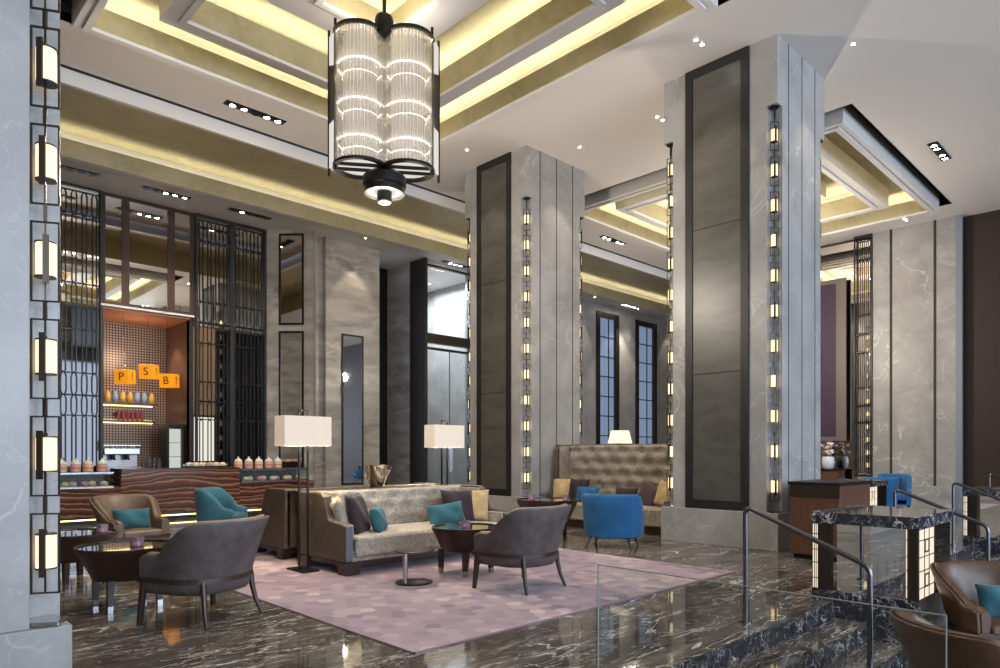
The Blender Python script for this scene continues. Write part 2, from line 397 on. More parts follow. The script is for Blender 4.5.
# vestibule behind the glass doors
m = MB(); m.box(15.8, 15.95, 17.2, 20.5, 0, 7.4); m.box(12.95, 15.95, 20.4, 20.5, 0, 7.4); struct(m.build('wall_vestibule', STONE, smooth=0))
# window wall
m = MB(); m.box(15.0, 28, 17.05, 17.2, 0, 7.4)
m = MB()
for a, b in ((15.0, 21.7), (23.2, 24.4), (26.0, 28)): m.box(a, b, 16.85, 17.1, 0, 7.4)
for a, b in ((21.7, 23.2), (24.4, 26.0)): m.box(a, b, 16.85, 17.1, 7.08, 7.4); m.box(a, b, 16.85, 17.1, 0, .3)
struct(m.build('wall_north', STONE, smooth=0))
DAYGL = plain('daylight_glow_glass', (.12, .18, .28), .05, .6, emit=(.5, .68, 1), estr=.16)  # emission puts the daylight beyond the window into the pane
for i, (a, b) in enumerate(((21.7, 23.2), (24.4, 26.0))):
    w = MB(); w.frame_xz(a, b, .3, 7.08, .22, 16.80, 16.95); fr = struct(w.build('window_%d' % (i + 1), BRONZE, smooth=0))
    g = MB(); g.box(a + .2, b - .2, 16.93, 16.95, .5, 6.9); g.build('pane', DAYGL, fr, smooth=0)
    t = MB()
    for k in range(1, 8): t.box(a + .2, b - .2, 16.90, 16.93, .5 + k * .8 - .02, .5 + k * .8 + .02)
    t.box((a + b) / 2 + .15, (a + b) / 2 + .19, 16.90, 16.93, .5, 6.9); t.build('glazing_bar', BRONZE, fr, smooth=0)
# right wall: pier, mirrored bay, brown wall
m = MB(); m.box(20.2, 20.5, 4.34, 6.26, 0, 7.4); struct(m.build('wall_pier', PIERM, smooth=0))
m = MB()
for y in (5.806, 4.788): m.box(20.19, 20.2, y - .03, y + .03, .55, 7.37)
struct(m.build('trim_2', GROOVE, smooth=0))
m = MB(); m.box(20.12, 20.2, 4.34, 6.26, 0, .55); struct(m.build('baseboard_east', PIERM, smooth=0))
m = MB(); m.box(20.2, 20.3, 4.2, 4.34, 0, 7.4); struct(m.build('trim_3', plain('blue_grey_trim', (.20, .22, .26), .35), smooth=0))
m = MB(); m.box(20.45, 20.6, -9, 4.3, -.8, 7.4); struct(m.build('wall_brown', PBROWN, smooth=0))
m = MB(); m.box(20.3, 20.5, 6.26, 8.5, 0, 7.4); m.box(20.3, 28, 8.4, 8.5, 0, 7.4); struct(m.build('wall_east_mirrored', WALLM, smooth=0))
# window wall behind the viewer (daylight side)
m = MB()
for a, b in ((-5, -3.5), (1, 2), (6.5, 7.5), (12, 13), (17.5, 20.6)): m.box(a, b, -9.2, -9, -.8, 7.4)
m.box(-5, 20.6, -9.2, -9, 6.6, 7.4); m.box(-5, 20.6, -9.2, -9, -.8, 0); struct(m.build('wall_south', WALLM, smooth=0))

# ------------------------------------------------------------------ columns
def column(x0, x1, y0, y1, panels):
    n = .16; zt = 6.39; zb = .54
    m = MB()
    m.prism([(x0 + n, y0), (x1 - n, y0), (x1 - n, y0 + n), (x1, y0 + n), (x1, y1 - n), (x1 - n, y1 - n), (x1 - n, y1), (x0 + n, y1), (x0 + n, y1 - n), (x0, y1 - n), (x0, y0 + n), (x0 + n, y0 + n)], zb, zt)
    m.box(x0, x1, y0, y1, zt, ZC + .02)
    c = struct(m.build('column', STONE, smooth=0, bevel=.004))
    b = MB(); b.box(x0 - .05, x1 + (.05 if panels else .015), y0 - .03, y1 + .03, 0, zb); b.build('base', STONE, c, smooth=0, bevel=.006)
    g = MB(); d = MB(); f = MB()
    w = x1 - x0
    for fx in (.215, .49, .775):
        for yy in (y0, y1): g.box(x0 + w * fx - .012, x0 + w * fx + .012, yy - .002, yy + .002, zb, ZC)
    g.build('groove', GROOVE, c, smooth=0)
    if panels:
        for xx, sg in ((x0, -1), (x1, 1)):
            a0, a1 = y0 + .42, y1 - .40
            d.box(xx - .012 * (sg < 0), xx + .012 * (sg > 0), a0 + .12, a1 - .12, zb + .14, ZC - .14)
            for z in (2.62, 4.86): f.m = 1; f.box(xx - .016 if sg < 0 else xx, xx if sg < 0 else xx + .016, a0, a1, z - .008, z + .008); f.m = 0
            X0, X1 = (xx - .03, xx) if sg < 0 else (xx, xx + .03)
            f.box(X0, X1, a0, a1, zb, zb + .14); f.box(X0, X1, a0, a1, ZC - .14, ZC)
            f.box(X0, X1, a0, a0 + .12, zb + .14, ZC - .14); f.box(X0, X1, a1 - .12, a1, zb + .14, ZC - .14)
        d.build('dark_panel', DARKST, c, smooth=0)
        f.build('panel_frame', [DARKGREY, GROOVE], c, smooth=0)
    return c
column(9.604, 11.34, 4.22, 6.075, True)
column(9.604, 11.39, 9.142, 10.955, True)
column(-.95, .835, 3.985, 5.84, False)

# sconce chains in the column corners
P_U = .505
def sconce_proto(n):
    pr = thing('sconce_chain', 'x', 'wall lamp')
    f = MB(); f.frame_xz(-.065, .065, .03, .448, .008, -.006, .006)
    l = MB(); l.cyl(0, .012, .165, .335, .045, 14)
    p = MB(); p.box(-.014, .014, -.048, -.036, .12, .37); p.cyl(0, .012, .335, .343, .048, 14); p.cyl(0, .012, .157, .165, .048, 14); p.box(-.006, .006, -.04, .01, .343, .36)
    p.box(-.008, .008, -.01, .006, .448, .448 + .087); p.box(-.004, .004, -.004, .004, .36, .448); p.box(-.004, .004, -.004, .004, .03, .16)
    for k in range(n):
        z = .13 + k * P_U
        if k == 0:
            fo = f.build('frame', BRONZE, pr, smooth=0, loc=(0, 0, z)); lo = l.build('lamp_shade', LAMPG, pr, loc=(0, 0, z)); po = p.build('bracket', BRONZE, pr, loc=(0, 0, z))
        else:
            for q in (fo, lo, po):
                c = q.copy(); COL.objects.link(c); c.parent = pr; c.location = (0, 0, z)
                if q is po and k % 4 == 3: c.scale.x = -1; c.rotation_euler.z = .35
                if q is po and k % 4 == 1: c.rotation_euler.z = -.3
    b = MB(); b.box(-.08, .08, -.07, .07, 0, .025); b.build('base_plate', CHROME, pr, smooth=0, bevel=.004)
    b = MB(); b.box(-.055, .055, -.05, .05, 5.825, 5.845); b.box(-.012, .012, -.012, .012, .1 + n * P_U, 5.825); b.build('top_plate', BLACKM, pr, smooth=0)
    return pr
SC = sconce_proto(11)
def sconce(x, y, th, label, first=[True]):
    if first[0]:
        first[0] = False; SC.location = (x, y, .54); SC.scale.z = .966; SC.rotation_euler.z = rad(th); SC['label'] = label; SC['group'] = 'sconce chains on the stone columns'; return SC
    c = dup(SC, (x, y, .54), rad(th), label); c.scale.z = 1; return c
sconce(.752, 4.05, -28, 'largest sconce chain, on the corner of the near grey column at the picture edge')
sconce(9.68, 4.295, -45, 'sconce chain on the front corner of the wide column nearest the handrail')
sconce(9.68, 6.0, -80, 'sconce chain on the left corner of the column nearest the handrail')
sconce(11.265, 4.295, -10, 'sconce chain on the right corner of the column nearest the handrail')
sconce(9.68, 9.217, -45, 'sconce chain on the front corner of the middle column behind the pale armchair')
sconce(9.68, 10.88, -80, 'sconce chain on the left corner of the middle column beside a lamp shade')
sconce(11.315, 9.217, -10, 'sconce chain on the right corner of the middle column')

# ------------------------------------------------------------------ ceiling lights
def spot(x, y, z, power, size=70, color=(1, .88, .72), blend=.5, rad_=.04, tgt=None):
    l = bpy.data.lights.new('downlight_beam', 'SPOT'); l.energy = power; l.spot_size = rad(size); l.spot_blend = blend; l.color = color; l.shadow_soft_size = rad_
    o = bpy.data.objects.new('downlight_beam', l); COL.objects.link(o); o.location = (x, y, z)
    if tgt: o.rotation_euler = (Vector(tgt) - Vector((x, y, z))).to_track_quat('-Z', 'Y').to_euler()
    return o
def multi(x, y, label, lit=(0, 1, 3, 4), w=1.08, d=.17, power=90, size=80):
    t = thing('recessed_downlight', label, 'ceiling light', (x, y, ZC), 0, 'black recessed downlight trays')
    b = MB(); b.box(-w / 2, w / 2, -d / 2, d / 2, -.012, .02); b.build('tray', BLACKM, t, smooth=0)
    for k in range(5):
        cx = (k - 2) * w * .19
        r = MB(); r.lathe([(.052, -.014), (.075, -.014), (.075, -.03), (.052, -.03), (.052, -.014)], 16, cx, 0, False); r.build('lamp_ring', DARKGREY, t)
        r = MB(); r.cyl(cx, 0, -.024, -.016, .05, 14); r.build('lamp', SPOTE if k in lit else BLACKM, t)
    spot(x, y, ZC - .06, power * len(lit) / 4, size); return t
multi(5.27, 11.57, 'black downlight tray with lit lamps in soffit left of the chandelier')
multi(15.62, 11.52, 'black downlight tray in the soffit seen between the two columns')
multi(15.65, 3.63, 'black downlight tray in the ceiling right of the nearest column')
multi(3.52, 16.55, 'black downlight tray over the left end of bar, beside the sconces', (0, ), power=230)
multi(5.41, 16.55, 'black downlight tray over the middle of the bar', (2, 3, 4), power=230)
multi(7.40, 16.55, 'black downlight tray over the right lattice screens', (1, ), power=230)
multi(14.02, 16.45, 'black downlight tray above the glass doors, with three lamps', (1, 2, 3), power=230)
multi(23.0, 16.2, 'far downlight tray near the tall windows', (0, 1, 2, 3, 4), power=230)
spot(5.27, 3.63, ZC - .06, 80, 80)
def single(x, y, label, power=60, size=60, tgt=None, n=1, grp='small round ceiling spotlights'):
    t = thing('spotlight', label, 'ceiling light', (x, y, ZC), 0, grp)
    for k in range(n):
        cx = k * .17
        r = MB(); r.lathe([(.026, -.004), (.042, -.004), (.042, .01)], 16, cx, 0, False); r.build('lamp_ring', WHITE, t)
        r = MB(); r.cyl(cx, 0, -.008, .004, .026, 14); r.build('lamp', SPOTE, t)
    spot(x, y, ZC - .05, power, size, tgt=tgt)
single(8.9, 5.1, 'paired spotlights on the ceiling left of the nearest column top', tgt=(9.5, 5.1, 3), n=2, power=45)
single(8.9, 10.1, 'ceiling spotlight left of the middle column top', tgt=(9.5, 10.1, 3), power=45)
single(10.45, 6.75, 'paired spotlights on the ceiling between the two columns, near side', tgt=(10.45, 6.1, 3), n=2, power=45)
single(10.40, 8.47, 'ceiling spotlight right of the middle column top', tgt=(10.4, 9.1, 3), power=45)
single(10.64, 3.56, 'ceiling spotlight right of the nearest column top', tgt=(10.5, 4.2, 3), power=45)
single(10.53, 16.2, 'ceiling spotlight above the marble wall with dark doorway', tgt=(10.5, 16.85, 4), power=60)
single(19.5, 5.3, 'paired spotlights above the marble pier at right', tgt=(20.2, 5.2, 2.5), n=2, power=22)
single(20.8, 16.2, 'spotlight above wall left of the tall windows', tgt=(20.5, 16.85, 4), power=40)
single(23.8, 16.3, 'spotlight above wall between the tall windows', tgt=(23.8, 16.85, 4), power=40)
single(27.0, 16.3, 'spotlight above wall right of the tall windows', tgt=(26.9, 16.85, 4), power=40)
single(15.0, 19.0, 'spotlight in the room behind the glass doors', tgt=(15.7, 19, 3), power=70)
# unseen downlights of the same ceiling, over the seating
for x, y in ((3.3, 3.6), (7.2, 3.6), (1.5, 6), (1.5, 9), (9.0, 7.6), (12.0, 5.2), (12.0, 9.8), (19.6, 9), (2.6, 11.6), (8, 11.6)):
    spot(x, y, ZC - .05, 110, 85)

# ------------------------------------------------------------------ chandelier
def chandelier():
    ang = math.atan2(-.578, .816)
    t = thing('chandelier', 'large black framed chandelier of crystal rods hanging from the coffered ceiling', 'chandelier', (5.25, 7.62, 0), ang)
    z0, z1 = 5.22, 6.92; R = .33; cxs = (-.315, .315); N = 46
    rod = MB(); rod.cyl(0, 0, z0, z1, .019, 7); first = None
    for cx in cxs:
        for k in range(N):
            a = 2 * PI * (k + .5) / N; x, y = cx + R * math.cos(a), R * math.sin(a)
            if (x * cx < 0): continue
            if first is None: first = rod.build('crystal_rod', RODG, t, loc=(x, y, 0))
            else: c = first.copy(); COL.objects.link(c); c.parent = t; c.location = (x, y, 0)
        b = MB(); b.cyl(cx, 0, z0 + .02, z1 - .02, R - .105, 24); b.build('diffuser', GLOWB, t)
        s_ = 1 if cx > 0 else -1
        for z in (5.50, 5.98, 6.50):
            b = MB(); b.tube([(cx + s_ * (R - .03) * math.cos(PI * (-.88 + 1.76 * i / 40)), (R - .03) * math.sin(PI * (-.88 + 1.76 * i / 40)), z) for i in range(41)], .010, 6); b.build('led_ring', LEDW, t)
            b = MB(); b.tube([(cx + s_ * (R - .09) * math.cos(PI * (-.88 + 1.76 * i / 40)), (R - .09) * math.sin(PI * (-.88 + 1.76 * i / 40)), z - .13) for i in range(41)], .005, 6); b.build('led_ring', LEDW, t)
        for z in (z1, z0 - .05):
            b = MB(); b.lathe([(R - .025, z), (R + .03, z), (R + .03, z + .035), (R - .025, z + .035), (R - .025, z)], 36, cx, 0, False); b.build('rim', BLACKM, t)
        b = MB()
        a0 = 0 if cx < 0 else PI
        sg = 1 if cx < 0 else -1
        for yy in (-.10, .07):
            b.bar((cx - .29, yy, z0 - .03), (cx + .29, yy + sg * 0, z0 - .03), .035)
        b.build('grille', BLACKM, t)
        b = MB(); b.cyl(cx, 0, z0 - .012, z0 - .002, R - .04, 30); b.build('bottom_diffuser', FROST, t)
    for sg in (-1, 1):
        f = MB(); X = sg * .70
        f.bar((X - sg * .07, -.10, z0 - .12), (X - sg * .07, -.10, z1 + .16), .035); f.bar((X + sg * .03, .12, z0 - .12), (X + sg * .03, .12, z1 + .12), .035)
        M = MB()
        a, b_ = Vector((X - sg * .07, -.10, 0)), Vector((X + sg * .03, .12, 0))
        def quad(mb, za0, za1, zb0, zb1, th=.012):
            d = (b_ - a).normalized(); nn = Vector((-d.y, d.x, 0)) * th / 2
            p = [a + nn, b_ + nn, b_ - nn, a - nn]
            zs = (za0, zb0, zb0, za0); ze = (za1, zb1, zb1, za1)
            mb._add([(q.x, q.y, z) for q, z in zip(p, zs)] + [(q.x, q.y, z) for q, z in zip(p, ze)], [(0, 3, 2, 1), (4, 5, 6, 7), (0, 1, 5, 4), (1, 2, 6, 5), (2, 3, 7, 6), (3, 0, 4, 7)])
        quad(f, 5.78, 6.47, 5.78, 6.57, .02); f.build('side_frame', BLACKM, t, smooth=0)
        g = MB(); quad(g, z0 - .05, 5.78, z0 - .02, 5.78); g.build('side_pane', FROST, t, smooth=0); g = MB(); quad(g, 6.47, z1 + .05, 6.57, z1 + .02); g.build('side_pane', FROST, t, smooth=0)
    b = MB(); b.cyl(0, 0, z1 + .1, 8.07, .028, 12); b.cyl(0, 0, 8.03, 8.06, .12, 20); b.build('stem', BLACKM, t)
    b = MB(); b.lathe([(.01, 6.85), (.12, 6.87), (.135, 6.96), (.135, 7.05), (.11, 7.12), (.03, 7.15)], 20, 0, -.16); b.build('hub', BLACKM, t)
    b = MB(); b.box(-.64, .64, -.02, .02, z1 + .02, z1 + .06); b.bar((0, 0, z1 + .1), (0, -.16, z1 + .1), .06); b.build('cross_bar', BLACKM, t)
    fc = .12
    b = MB(); b.lathe([(.15, 5.30), (.15, 5.22), (.21, 5.18), (.29, 5.12), (.29, 5.0), (.27, 4.98)], 28, 0, fc); b.lathe([(.24, 4.98), (.27, 4.98), (.27, 4.90), (.24, 4.90), (.24, 4.98)], 28, 0, fc, False)
    b.lathe([(.10, 4.98), (.10, 4.80), (.085, 4.78)], 20, 0, fc); b.build('finial', BLACKM, t)
    b = MB(); b.cyl(0, fc, 4.93, 4.945, .235, 24); b.build('finial_diffuser', FROST, t)
    b = MB(); b.cyl(0, fc, 4.77, 4.79, .03, 14); b.build('lamp', SPOTE, t)
    for dx, dz, e in ((-.25, 7.22, 13), (.25, 7.22, 13), (0, 4.66, 260)):
        l = bpy.data.lights.new('chandelier_glow', 'POINT'); l.energy = e; l.color = (1, .9, .74); l.shadow_soft_size = .05
        o = bpy.data.objects.new('chandelier_glow', l); COL.objects.link(o); o.location = (5.25 + dx * .816 + .07, 7.62 - dx * .578 + .1, dz)
chandelier()

# ------------------------------------------------------------------ bar wall
def pane(name, x0, x1, z0, z1, y, mat, label, grp=None, fw=.05, fmat=BRONZE, fd=.04):
    t = thing(name, label, 'mirror', (x0, y, z0), 0, grp)
    W, H = x1 - x0, z1 - z0
    f = MB(); f.frame_xz(0, W, 0, H, fw, -fd, 0); f.build('frame', fmat, t, smooth=0)
    g = MB(); g.box(fw, W - fw, -.012, 0, fw, H - fw); g.build('glass', mat, t, smooth=0); return t
BR2 = plain('red_bronze', (.06, .032, .024), .35, .4)
G = 'bronze mirror panes above the bar'
pane('mirror_panel', 4.33, 4.83, 4.80, 7.36, 17.51, MIRROR, 'narrow left mirror pane above the bar opening', G, .08, BR2)
pane('mirror_panel', 4.83, 5.84, 4.80, 7.36, 17.51, MIRROR, 'wide middle mirror pane above the bar opening', G, .08, BR2)
pane('mirror_panel', 5.84, 6.36, 4.80, 7.36, 17.51, MIRROR, 'narrow right mirror pane above the bar opening', G, .08, BR2)
m = MB(); m.box(4.3, 6.36, 17.40, 17.51, 4.755, 4.80); struct(m.build('trim_4', WHITE, smooth=0))
pane('mirror_panel', 2.6, 4.30, 4.72, 7.36, 17.515, MIRROR, 'mirror behind the left lattice screen, upper half', G, .03, BRONZE, .012)
pane('mirror_panel', 2.6, 4.30, .0, 4.72, 17.515, DMIRROR, 'dark mirror behind the left lattice screen, lower half', G, .03, BRONZE, .012)
pane('mirror_panel', 6.36, 8.24, 4.55, 7.36, 17.515, MIRROR, 'mirror behind the two right lattice screens, upper half', G, .03, BRONZE, .012)
pane('mirror_panel', 6.9, 8.24, 0, 4.55, 17.515, DMIRROR, 'dark mirror behind the right lattice screens, lower half', G, .03, BRONZE, .012)
m = MB(); m.box(6.36, 6.9, 17.50, 17.52, 2.35, 4.55); struct(m.build('trim_5', wood('amber_wood', (.16, .09, .035), (.22, .13, .055), .35, (8, 8, .6)), smooth=0))

def lattice_screen(w, z0, z1, rings, ncol=4):
    """upright screen in local XZ: frame, and chained octagon lattice between z bands"""
    pr = thing('lattice_screen', 'x', 'screen', (0, 0, 0), 0, 'metal lattice screens')
    f = MB(); f.frame_xz(0, w, z0, z1, .055, -.06, .012); f.build('frame', DARKGREY, pr, smooth=0)
    L = MB(); p = (w - .11) / ncol; b = .022
    def seg(a, c): L.bar((a[0], 0, a[1]), (c[0], 0, c[1]), b)
    zs = [z0 + .10] + [q for r in rings for q in r] + [z1 - .10]
    for i in range(ncol):
        cx = .055 + p * (i + .5); h = p * .20; e = p * .26
        for a, c in rings:
            s = min(.09, (c - a) * .2)
            pts = [(cx - h * .6, a), (cx + h * .6, a), (cx + e, a + s), (cx + e, c - s), (cx + h * .6, c), (cx - h * .6, c), (cx - e, c - s), (cx - e, a + s)]
            for k in range(8): seg(pts[k], pts[(k + 1) % 8])
        edges = sorted([z0 + .1, z1 - .1] + [q for r in rings for q in r])
        lo = z0 + .1
        for a, c in sorted(rings):
            if a - lo > .1:
                for sx in (-1, 1): seg((cx + sx * h, lo + .04), (cx + sx * h, a - .04)); seg((cx + sx * h, a - .04), (cx, a)); seg((cx + sx * h, lo + .04), (cx, lo))
            lo = c
        if z1 - .1 - lo > .1:
            for sx in (-1, 1): seg((cx + sx * h, lo + .04), (cx + sx * h, z1 - .14))
    for a, c in rings:
        for z in (a, c): L.box(.055, w - .055, -.011, .011, z - .014, z + .014)
    L.build('lattice', BLACKM, pr, smooth=0)
    return pr
RG = [(6.72, 7.24), (4.68, 5.19), (4.16, 4.66), (2.70, 3.19), (2.24, 2.69)]
LS = lattice_screen(.92, .75, 7.36, RG)
LS.location = (6.40, 17.485, 0); LS['label'] = 'left one of the two lattice screens right of the bar opening'
dup(LS, (7.32, 17.485, 0), 0, 'right one of the two lattice screens, next to the canted marble pilaster')
dup(LS, (3.43, 17.485, 0), 0, 'lattice screen left of the bar opening, beside the near column')
dup(LS, (2.51, 17.485, 0), 0, 'lattice screen farthest left, mostly hidden by the near column')
ES = dup(LS, (20.2, 6.72, 0), rad(-90), 'narrow lattice screen beside the marble pier on the right wall')
ES.scale = (.5, 1, 1)
# canted pilaster mirrors
def canted_mirror(z0, z1, mat, label, d=0):
    u0, u1 = .36, 1.03
    t = thing('mirror_panel', label, 'mirror', (8.25 + u0 * .7071, 17.5 - u0 * .7071, z0), rad(-45), 'mirror panels set in the marble')
    W, H = u1 - u0, z1 - z0
    f = MB(); f.frame_xz(0, W, 0, H, .05, -.03, 0); f.build('frame', BLACKM, t, smooth=0)
    g = MB(); g.box(.05, W - .05, -.012, -.002, .05, H - .05); g.build('glass', mat, t, smooth=0); return t
canted_mirror(4.83, 7.27, MIRROR, 'upper framed mirror in the narrow canted pilaster')
canted_mirror(1.0, 4.66, CMIRROR, 'lower framed mirror in the narrow canted pilaster, behind the lamp shade')
t = pane('mirror_panel', 10.15, 10.86, .5, 4.75, 16.825, CMIRROR, 'tall framed mirror in the scalloped marble wall behind the sofa', 'mirror panels set in the marble', .05, BLACKM, .03)
# glass doors
t = thing('glass_door', 'tall bronze framed glass doors with transom behind the right floor lamp', 'door', (12.95, 16.9, 0))
f = MB(); f.frame_xz(0, 2.65, 0, 7.32, .07, -.05, .05); f.box(0, 2.65, -.08, .08, 4.85, 5.15); f.box(0, 2.65, -.05, .05, 3.1 + 1.55, 4.72); f.build('frame', BRONZE, t, smooth=0)
f = MB(); f.box(.07, 2.58, -.006, .006, .07, 7.25); f.build('glass', TGLASS, t, smooth=0)
for x in (1.16, 1.24): f = MB(); f.tube([(x, -.07, .8), (x, -.07, 1.75)], .018); f.build('handle', CHROME, t)
f = MB(); f.box(1.19, 1.21, -.02, .02, .07, 4.65); f.build('meeting_edge', CHROME, t, smooth=0)

# bar counters
def counter(x0, x1, y0, y1, h, label):
    t = thing('bar_counter', label, 'counter', ((x0 + x1) / 2, (y0 + y1) / 2, 0), 0, 'striped onyx bar counters')
    w, d = (x1 - x0) / 2, (y1 - y0) / 2
    b = MB(); b.box(-w, w, -d, d, .1, h - .04); b.build('body', ONYX, t, smooth=0, bevel=.004)
    b = MB(); b.box(-w, w, -d - .02, d, h - .04, h); b.build('top', ONYX, t, smooth=0, bevel=.006)
    b = MB(); b.box(-w + .02, w - .02, -d + .06, d - .06, 0, .1); b.build('plinth', BLACKM, t, smooth=0)
    b = MB(); b.box(-w + .05, w - .05, -d + .02, -d + .045, .075, .098); b.build('led_strip', SHELFLED, t, smooth=0)
    return t
counter(1.6, 4.12, 15.2, 16.0, .71, 'low striped onyx counter left, under the glass pastry case')
counter(4.12, 6.55, 15.2, 16.0, 1.08, 'tall middle striped onyx counter in front of the bar opening')
counter(6.55, 8.4, 15.2, 16.0, .73, 'low striped onyx counter right, under the glass pastry case')
def case(x0, x1, z, label):
    t = thing('display_case', label, 'display case', ((x0 + x1) / 2, 15.55, z), 0, 'glass pastry display cases')
    w = (x1 - x0) / 2; h = .29
    b = MB(); b.box(-w, w, -.28, .28, 0, .03); b.build('base', CHROME, t, smooth=0)
    b = MB()
    b.box(-w, w, -.28, -.272, .03, h); b.box(-w, w, .272, .28, .03, h); b.box(-w, -w + .008, -.272, .272, .03, h); b.box(w - .008, w, -.272, .272, .03, h); b.build('glass', TGLASS, t, smooth=0)
    b = MB(); b.box(-w, w, -.28, .28, h, h + .012); b.build('top', TGLASS, t, smooth=0)
    b = MB(); b.ring(-w, w, -.285, .285, .012, h - .004, h + .016); b.box(-w, w, -.25, -.235, h - .02, h - .005); b.build('rail', CHROME, t, smooth=0)
    b = MB(); b.box(-w + .05, w - .05, .26, .27, .04, h - .02); b.build('back', plain('teal_grey', (.05, .085, .09), .3), t, smooth=0)
    return t
case(2.0, 4.0, .71, 'glass pastry case on the left onyx counter'); case(6.62, 8.3, .73, 'glass pastry case on the right onyx counter')
CAKES = [plain('cream_cake', (.75, .62, .4), .6), plain('pale_cake', (.7, .65, .5), .6), plain('pink_cake', (.6, .3, .28), .6)]
cake0 = []
for cm in CAKES:
    b = MB(); b.lathe([(.03, 0), (.075, .01), (.08, .05), (.05, .085), (.01, .095)], 12); o = b.build('pastry', cm); cake0.append(o)
def pastries(x0, x1, z, n, where):
    for k in range(n):
        src = cake0[k % 3]; o = src
        if src.get('label'): o = src.copy(); COL.objects.link(o)
        o.location = (x0 + (x1 - x0) * (k + .5) / n, 15.45 + .16 * (k % 2), z); o['label'] = 'small pastry inside the glass case on the %s counter' % where
        o['category'] = 'pastry'; o['group'] = 'pastries in the %s glass case' % where
pastries(2.1, 3.95, .741, 11, 'left'); pastries(6.72, 8.2, .761, 9, 'right')
# lidded jars on the cases
JG = plain('jar_glass', (.75, .62, .55), .15, 0, trans=.3); JS = [plain('jar_fill_orange', (.75, .36, .16), .5), plain('jar_fill_red', (.6, .14, .10), .5)]
JW = plain('jar_white', (.8, .76, .68), .4)
def jar_proto(fill):
    t = thing('candy_jar', 'x', 'jar')
    b = MB(); b.lathe([(.10, 0), (.12, .02), (.12, .18), (.10, .21)], 18); b.build('body', fill, t)
    b = MB(); b.lathe([(.121, .09), (.124, .09), (.124, .12), (.121, .12)], 18, caps=False); b.build('band', JS[1], t)
    b = MB(); b.lathe([(.112, .21), (.11, .23), (.07, .28), (.025, .30), (.03, .33), (.01, .35)], 18); b.build('lid', JW, t); return t
J0 = jar_proto(plain('jar_peach', (.72, .48, .32), .4)); J1 = jar_proto(plain('jar_pink', (.62, .36, .30), .4))
def jars(lst, z, where):
    for k, x in enumerate(lst):
        src = (J0, J1)[k % 2]; o = src if src['label'] == 'x' else dup(src)
        o.location = (x, 15.58, z); o.scale = (.78, .78, .8); o['group'] = 'lidded jars on the %s case' % where
        o['label'] = 'lidded sweet jar on the %s pastry case, %s from the left' % (where, ('first', 'second', 'third', 'fourth', 'fifth')[k])
jars([3.16, 3.40, 3.62, 3.87], .71 + .306, 'left'); jars([6.68, 6.93, 7.175, 7.42, 7.65], .73 + .306, 'right')
# back counter with coffee machine and glassware
t = thing('back_counter', 'dark counter along the niche behind the onyx bar', 'counter', (5.06, 17.9, 0)); b = MB(); b.box(-.74, .74, -.3, .3, 0, .95); b.build('body', DWOOD, t, smooth=0); b = MB(); b.box(-.74, .74, -.32, .32, .95, 1.0); b.build('top', CHROME, t, smooth=0)
t = thing('coffee_machine', 'silver coffee machine with cups on top behind the bar', 'coffee machine', (4.78, 17.9, 1.0))
b = MB(); b.box(-.36, .42, -.25, .25, .36, .52); b.build('body', CHROME, t, smooth=0, bevel=.02)
b = MB(); b.box(-.36, .42, .02, .25, .06, .36); b.build('back_panel', plain('machine_grey', (.4, .4, .42), .3, .6), t, smooth=0)
b = MB(); b.box(-.4, .46, -.27, .27, 0, .08); b.build('drip_tray', CHROME, t, smooth=0, bevel=.01)
b = MB(); b.ring(-.36, .42, -.25, .25, .012, .57, .59); b.build('cup_rail', CHROME, t, smooth=0)
for x in (-.15, .15): b = MB(); b.cyl(x, -.16, .24, .36, .05, 14); b.bar((x, -.16, .27), (x, -.36, .25), .03); b.build('group_head', BLACKM, t)
cup0 = None
for k in range(8):
    if cup0 is None:
        b = MB(); b.lathe([(.025, 0), (.045, .07), (.04, .07), (.02, .01)], 12, caps=False); cup0 = b.build('coffee_cup', plain('pink_white_cup', (.75, .62, .60), .3)); o = cup0
    else: o = cup0.copy(); COL.objects.link(o)
    o.location = (4.47 + .095 * k, 17.85 + .08 * (k % 2), 1.52); tag(o, 'white cup stacked on top of the coffee machine', 'cup', 'cups on the coffee machine')
gl = None
for k in range(8):
    if gl is None: b = MB(); b.lathe([(.03, 0), (.035, .16), (.015, .2), (.015, .28)], 10); gl = b.build('bottle', plain('bottle_dark', (.06, .06, .07), .15)); o = gl
    else: o = gl.copy(); COL.objects.link(o)
    o.location = (5.30 + .06 * k, 17.8 + .12 * (k % 2), 1.0); tag(o, 'dark bottle on the back counter right of the coffee machine', 'bottle', 'bottles behind the bar')
# shelves
for z, lab in ((2.62, 'upper lit shelf with jars on the woven bar wall'), (2.18, 'lower lit shelf with red cups on the woven bar wall')):
    t = thing('wall_shelf', lab, 'shelf', (5.32, 19.08, z), 0, 'lit shelves on the woven wall')
    b = MB(); b.box(-.68, .68, -.17, .17, 0, .05); b.build('board', BWOOD, t, smooth=0)
    b = MB(); b.box(-.62, .62, .1, .14, -.02, -.002); b.build('led_strip', SHELFLED, t, smooth=0)
    b = MB(); b.box(-.62, .62, .12, .15, .05, .065); b.build('back_led', SHELFLED, t, smooth=0)
sj = None
for k in range(7):
    cmat = (plain('shelf_amber', (.6, .34, .08), .3), plain('shelf_blue', (.22, .3, .42), .3))[k in (1, 4, 5)]
    b = MB(); b.lathe([(.05, 0), (.07, .03), (.07, .19), (.045, .23), (.045, .27), (.02, .28)], 12); o = b.build('storage_jar', cmat); o.location = (4.86 + .17 * k, 19.05, 2.672)
    tag(o, '%s jar on the upper lit shelf of the bar' % ('blue-grey' if k in (1, 4, 5) else 'amber'), 'jar', 'blue-grey jars on the upper shelf' if k in (1, 4, 5) else 'amber jars on the upper shelf')
c0 = None
